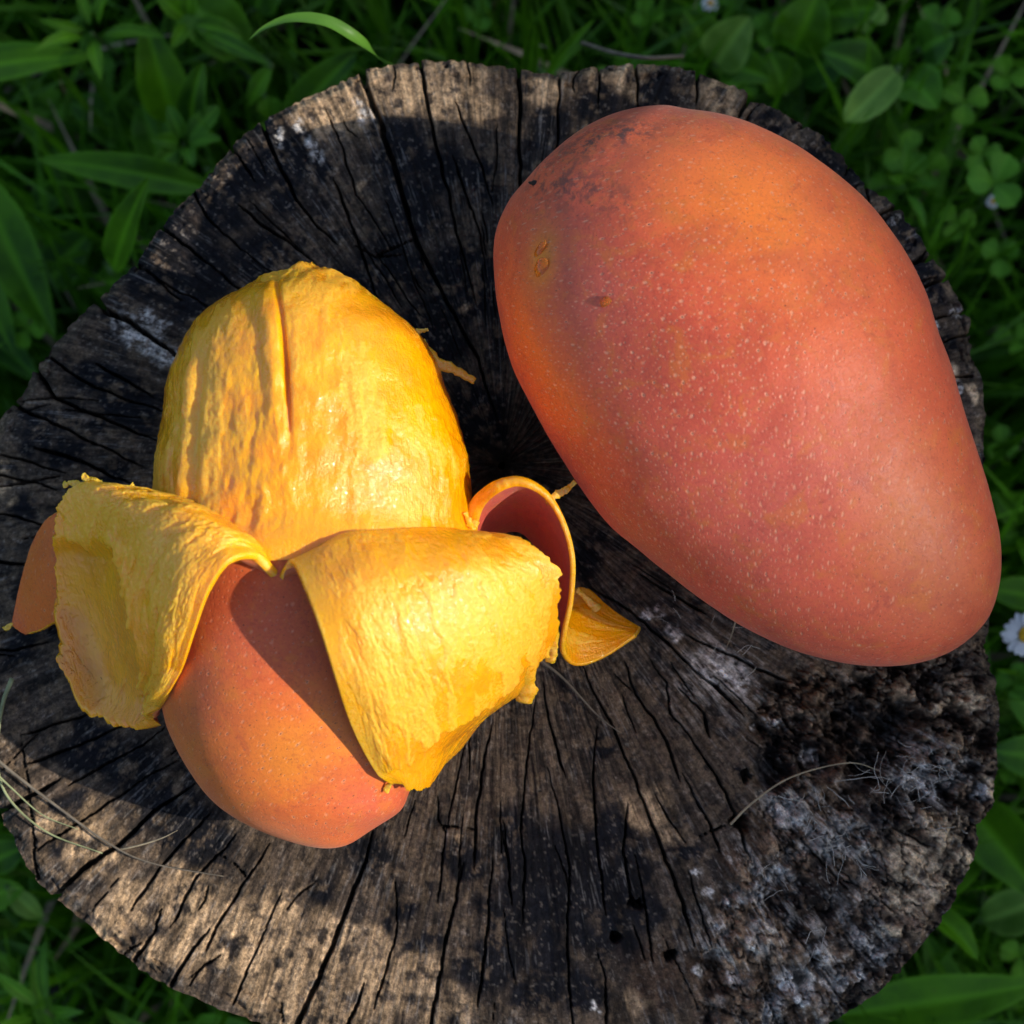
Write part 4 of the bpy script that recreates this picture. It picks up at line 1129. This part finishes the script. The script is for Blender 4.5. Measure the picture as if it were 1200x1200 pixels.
# clover
def clover_protos():
    ms = []
    for k, mt in enumerate((M['leaf'], M['leaf_cool'], M['leaf_pale'])):
        ms.append(leaf_mesh('leaflet', (0, 0, 0), (0, .011, .0015), .0105, .0012, mt, 'heart', 9, 7, .12, 0, 3))
    v, qd, tr = tube(curve(np.array([[0, 0, -.06], [.003, .002, -.03], [0, 0, 0]]), 8), .0006, 5)
    return ms, mesh_np('leaf_stalk', v, (qd, tr), M['stem'])
CLM, CLS = clover_protos()
rr = random.Random(11)
spc = np.array([(600,665)])
def inside_stump(x, y, mg=1.05):
    c = P(588, 650)
    return math.hypot(x-c[0], (y-c[1])) < .122*mg
def clover_label(x, y, k):
    side = ('right of' if abs(x) > abs(y) else 'above') if x > 0 and y > 0 else ('right of' if abs(x) > abs(y) and x > 0 else ('below' if y < 0 and abs(y) >= abs(x) else ('left of' if abs(x) > abs(y) else 'above')))
    tone = ('mid green', 'bluish green', 'pale green')[k]
    near = 'close to' if math.hypot(x, y+.01) < .21 else 'farther from'
    return f'small {tone} three-leaved clover in grass {side} the stump, {near} its rim'
def clover(px, py, h, sc, k, label):
    p = P(px, py, h)
    root = empty('clover', (float(p[0]), float(p[1]), float(p[2])))
    root.rotation_euler = (rr.uniform(-.35, .35), rr.uniform(-.35, .35), rr.uniform(0, 6.28)); root.scale = (sc*.58,)*3
    tag(root, clover_label(p[0], p[1], k), 'clover', 'small clovers among the grass')
    for j in range(3):
        c = bpy.data.objects.new('leaflet', CLM[k]); COL.objects.link(c); c.parent = root
        c.rotation_euler = (rr.uniform(-.15, .3), 0, j*2.094+rr.uniform(-.15, .15)); c.location = (0, 0, 0)
    c = bpy.data.objects.new('leaf_stalk', CLS); COL.objects.link(c); c.parent = root
cl = 'small three-leaved clover growing low among the dark grass around the stump'
for (px, py, h, s_, k) in [(1165,215,-620,1.5,1),(1060,180,-760,1.3,1),(1130,120,-720,1.2,0),(1085,200,-800,1.2,0),(1040,220,-800,1.0,1),(1180,90,-760,1.1,0),(1150,180,-700,1.0,1),(1000,70,-760,1.3,0),
                            (1100,30,-800,1.2,1),(950,30,-760,1.2,0),(1010,20,-800,1.3,2),(900,40,-800,1.1,0),(870,100,-800,1.0,0),(1120,260,-760,1.0,0),(1170,300,-800,1.1,1),(1190,400,-800,1.1,0),(1170,520,-820,1.0,1),(1190,800,-760,1.0,1),(1180,900,-800,1.1,1),(760,20,-800,1.0,0),(560,20,-850,1.0,1),(150,140,-900,1.2,1),(60,130,-880,1.2,0),(120,60,-880,1.3,1),(30,280,-900,1.0,1),(1195,1120,-800,1.2,0)]:
    clover(px, py, h, s_, k, cl)
n_c = 0
while n_c < 70:
    a = rr.uniform(0, 6.28); d = rr.uniform(.135, .36)
    x, y = d*math.cos(a), d*math.sin(a)-.01
    if inside_stump(x, y): continue
    if x < 0 and rr.random() < .6: continue
    hgt = rr.uniform(.03, .10)
    root = empty('clover', (x, y, hgt)); s_ = rr.uniform(.42, .8); root.scale = (s_,)*3
    root.rotation_euler = (rr.uniform(-.4, .4), rr.uniform(-.4, .4), rr.uniform(0, 6.28))
    k = rr.choice((0, 0, 1, 1, 1, 2) if x > 0 else (0, 0, 1))
    tag(root, clover_label(x, y, k), 'clover', 'small clovers among the grass')
    for j in range(3):
        c = bpy.data.objects.new('leaflet', CLM[k]); COL.objects.link(c); c.parent = root
        c.rotation_euler = (rr.uniform(-.15, .3), 0, j*2.094+rr.uniform(-.15, .15))
    c = bpy.data.objects.new('leaf_stalk', CLS); COL.objects.link(c); c.parent = root
    n_c += 1

# small weeds of mixed leaves
def side_of(x, y):
    if abs(x) > abs(y): return 'right of' if x > 0 else 'left of'
    return 'above' if y > 0 else 'below'
WL = {}
for key, mt in (('mid green', 'leaf'), ('bluish green', 'leaf_cool'), ('yellow green', 'leaf_pale')):
    for shp, wd_ in (('ovate', .011), ('lance', .006)):
        WL[(key, shp)] = leaf_mesh('leaf', (0, .004, 0), (0, .026, .004), wd_, .003, M[mt], shp, 10, 7, .15, .2, 4)
n_w = 0
while n_w < 64:
    a = rr.uniform(0, 6.28); d = rr.uniform(.13, .30)
    x, y = d*math.cos(a), d*math.sin(a)-.01
    if inside_stump(x, y): continue
    key = rr.choice(('mid green', 'mid green', 'bluish green', 'yellow green')) if x > 0 else rr.choice(('mid green', 'bluish green'))
    shp = rr.choice(('ovate', 'lance'))
    root = empty('small_weed', (x, y, rr.uniform(.03, .12))); s_ = rr.uniform(.5, 1.05); root.scale = (s_,)*3
    root.rotation_euler = (rr.uniform(-.3, .3), rr.uniform(-.3, .3), rr.uniform(0, 6.28))
    nl = rr.choice((4, 5, 6, 7))
    tag(root, f"small {key} weed with {nl} {'rounded' if shp == 'ovate' else 'narrow'} leaves in the grass {side_of(x, y)} the stump", 'weed', 'small weeds among the grass')
    for j in range(nl):
        c = bpy.data.objects.new('leaf', WL[(key, shp)]); COL.objects.link(c); c.parent = root
        c.rotation_euler = (rr.uniform(-.3, .7), rr.uniform(-.3, .3), j*6.283/nl+rr.uniform(-.3, .3)); k_ = rr.uniform(.6, 1.1); c.scale = (k_, k_, k_)
    c = bpy.data.objects.new('leaf_stalk', CLS); COL.objects.link(c); c.parent = root
    n_w += 1
# a half hidden stone at the lower left
p = P(25, 1150, -1120)
bm = bmesh.new(); bmesh.ops.create_icosphere(bm, subdivisions=3, radius=1)
for v in bm.verts:
    f_ = 1+.25*(float(fbm(np.array([v.co.x*1.3+5]), np.array([v.co.y*1.3+v.co.z]), 3, 3)[0])-.5)*2
    v.co = Vector((v.co.x*.026*f_, v.co.y*.02*f_, v.co.z*.014*f_))
me = bpy.data.meshes.new('stone'); bm.to_mesh(me); bm.free(); me.materials.append(mat_plain('grey_stone', (.22, .21, .20), .85, .4, 150))
me.polygons.foreach_set('use_smooth', [True]*len(me.polygons))
o = bpy.data.objects.new('stone', me); o.location = (float(p[0]), float(p[1]), .010); COL.objects.link(o)
tag(o, 'grey stone half hidden in the grass at the lower left corner', 'stone')

# daisies
def daisy(px, py, h, rpx, npet, label, tilt):
    p = P(px, py, h); k = 1-h*U/DIST
    root = empty('daisy', (float(p[0]), float(p[1]), float(p[2]))); root.rotation_euler = tilt
    tag(root, label, 'daisy')
    r = rpx*U*k
    pm = leaf_mesh('petal', (0, r*.25, 0), (0, r, -.0006), r*.30, .0004, M['petal'], 'heart', 8, 5, .05, 0, 2)
    for j in range(npet):
        c = bpy.data.objects.new('petal', pm); COL.objects.link(c); c.parent = root
        c.rotation_euler = (rr.uniform(-.12, .12), 0, j*2*math.pi/npet+rr.uniform(-.06, .06))
        c.scale = (1, rr.uniform(.88, 1.05), 1)
    bm = bmesh.new(); bmesh.ops.create_uvsphere(bm, u_segments=20, v_segments=10, radius=r*.33)
    for v in bm.verts: v.co.z = v.co.z*.55+.0004+.0003*math.sin(v.co.x*9000)*math.sin(v.co.y*9000)
    me = bpy.data.meshes.new('flower_disc'); bm.to_mesh(me); bm.free(); me.materials.append(M['yolk'])
    c = bpy.data.objects.new('flower_disc', me); COL.objects.link(c); c.parent = root
    v, qd, tr = tube(curve(np.array([[0, 0, 0], [.002, .001, -.04], [.004, -.003, -p[2]]]), 10), .0008, 6)
    c = bpy.data.objects.new('stem', mesh_np('stem', v, (qd, tr), M['stem'])); COL.objects.link(c); c.parent = root
daisy(1203,744,-420,29,17,'white daisy with a yellow centre at the right edge of the stump', (R(8), R(-10), 0))
daisy(1163,236,-760,9,11,'tiny pale daisy among the clovers at the upper right', (R(15), R(10), 0))
daisy(832,4,-760,11,11,'small white daisy at the top edge above the whole mango', (R(-10), R(10), 0))

def grass():
    V, F, off = [], [], 0
    r2 = np.random.default_rng(3)
    n = 0
    Vs = []; Fs = []
    while n < 20000:
        far = n > 10500
        a = r2.uniform(0, 2*np.pi); d = r2.uniform(.10, .42) if not far else r2.uniform(.4, 1.6)
        x, y = d*np.cos(a), d*np.sin(a)-.013
        if inside_stump(x, y, 1.08): continue
        L = r2.uniform(.05, .15)*(1.0 if not far else 1.3); w = r2.uniform(.0007, .0022)*(1 if not far else 1.8)
        az = r2.uniform(0, 2*np.pi); lean = r2.uniform(.1, 1.0)
        # blades lean away from the stump where they grow against it
        if d < .17: az = a+r2.normal(0, .7)
        k = 6; f = np.linspace(0, 1, k)
        out = L*(lean*f**1.6*.75); up_ = L*(f-.38*lean*f**2.2)
        if up_.max() > .17: continue
        pts = np.stack([x+np.cos(az)*out, y+np.sin(az)*out, up_-.004], -1)
        sdv = np.array([-np.sin(az), np.cos(az), 0])
        ww = w*(1-f**2.2)+.00005
        q = np.stack([pts-sdv*ww[:, None], pts+sdv*ww[:, None]], 1).reshape(-1, 3)
        Vs.append(q); Fs.append(grid_faces(k, 2, off=off)); off += 2*k; n += 1
    nq = [len(f_) for f_ in Fs]; dead = r2.random(len(Fs)) < .045
    mi = np.repeat(dead.astype(int), nq)
    me = mesh_np('grass', np.concatenate(Vs), np.concatenate(Fs), [M['grass'], M['straw']], mi)
    tag(obj('grass', me), 'dark green grass growing all round the stump', 'grass', kind='stuff')
grass()

# unseen hedge-like tree added off to the right: its crown edge throws the soft shade over the right of the stump and the grass
def unseen_shade_tree():
    D = 7.0
    base = Vector((D+.6, -1.2, 0))
    root = empty('unseen_shade_tree', base)
    tag(root, 'tall wide leafy tree added unseen well off to the right to shade the grass', 'tree')
    r3 = np.random.default_rng(8)
    n = 44000
    x = r3.uniform(D-.1, D+1.3, n); y = r3.uniform(-6.5, 5.0, n)
    top = H+(x-SHADE_X)*math.tan(R(SUN_EL))/math.cos(R(SUN_AZ)) + .025*np.sin(y*5.1)+.02*np.sin(y*11.7+1)
    z = .4+(top-.4)*r3.uniform(0, 1, n)**.55
    nb = n-16000
    z[nb:] = top[nb:]-r3.uniform(0, 1, n-nb)**1.4*.45+.05
    a = r3.uniform(0, 2*np.pi, n); e = r3.uniform(-.9, .9, n); L = r3.uniform(.16, .28, n); L[n-16000:] = r3.uniform(.08, .14, 16000)
    d = np.stack([np.cos(a)*np.cos(e), np.sin(a)*np.cos(e), np.sin(e)], -1)
    sd = np.cross(d, r3.normal(size=(n, 3))); sd /= np.linalg.norm(sd, axis=1)[:, None]
    b = np.stack([x, y, z-L*.5], -1); Lc = L[:, None]
    V = np.stack([b, b+d*Lc*.45+sd*Lc*.28, b+d*Lc, b+d*Lc*.45-sd*Lc*.28], 1).reshape(-1, 3)
    me = mesh_np('crown', V, np.arange(n*4).reshape(-1, 4), M['leaf'], None, {'rib': np.zeros(n*4)})
    tag(obj('crown', me, root), kind='stuff')
    pts = np.array([[base.x, base.y, -.1], [base.x+.1, base.y+.05, 1.5], [base.x, base.y, 3.2], [base.x+.1, base.y-.1, 4.4]])
    v, qd, tr = tube(curve(pts, 14), np.linspace(.17, .05, 14), 12)
    obj('trunk', mesh_np('trunk', v, (qd, tr), M['bark']), root)
    for k in range(8):
        z0 = r3.uniform(1.2, 3.6); y1 = r3.uniform(-4.5, 3.5)
        v, qd, tr = tube(curve(np.array([[base.x, base.y, z0], [base.x+.1, (base.y+y1)/2, z0+.5], [base.x, y1, z0+.9]]), 10), np.linspace(.07, .02, 10), 8)
        obj('branch', mesh_np('branch', v, (qd, tr), M['bark']), root)
unseen_shade_tree()
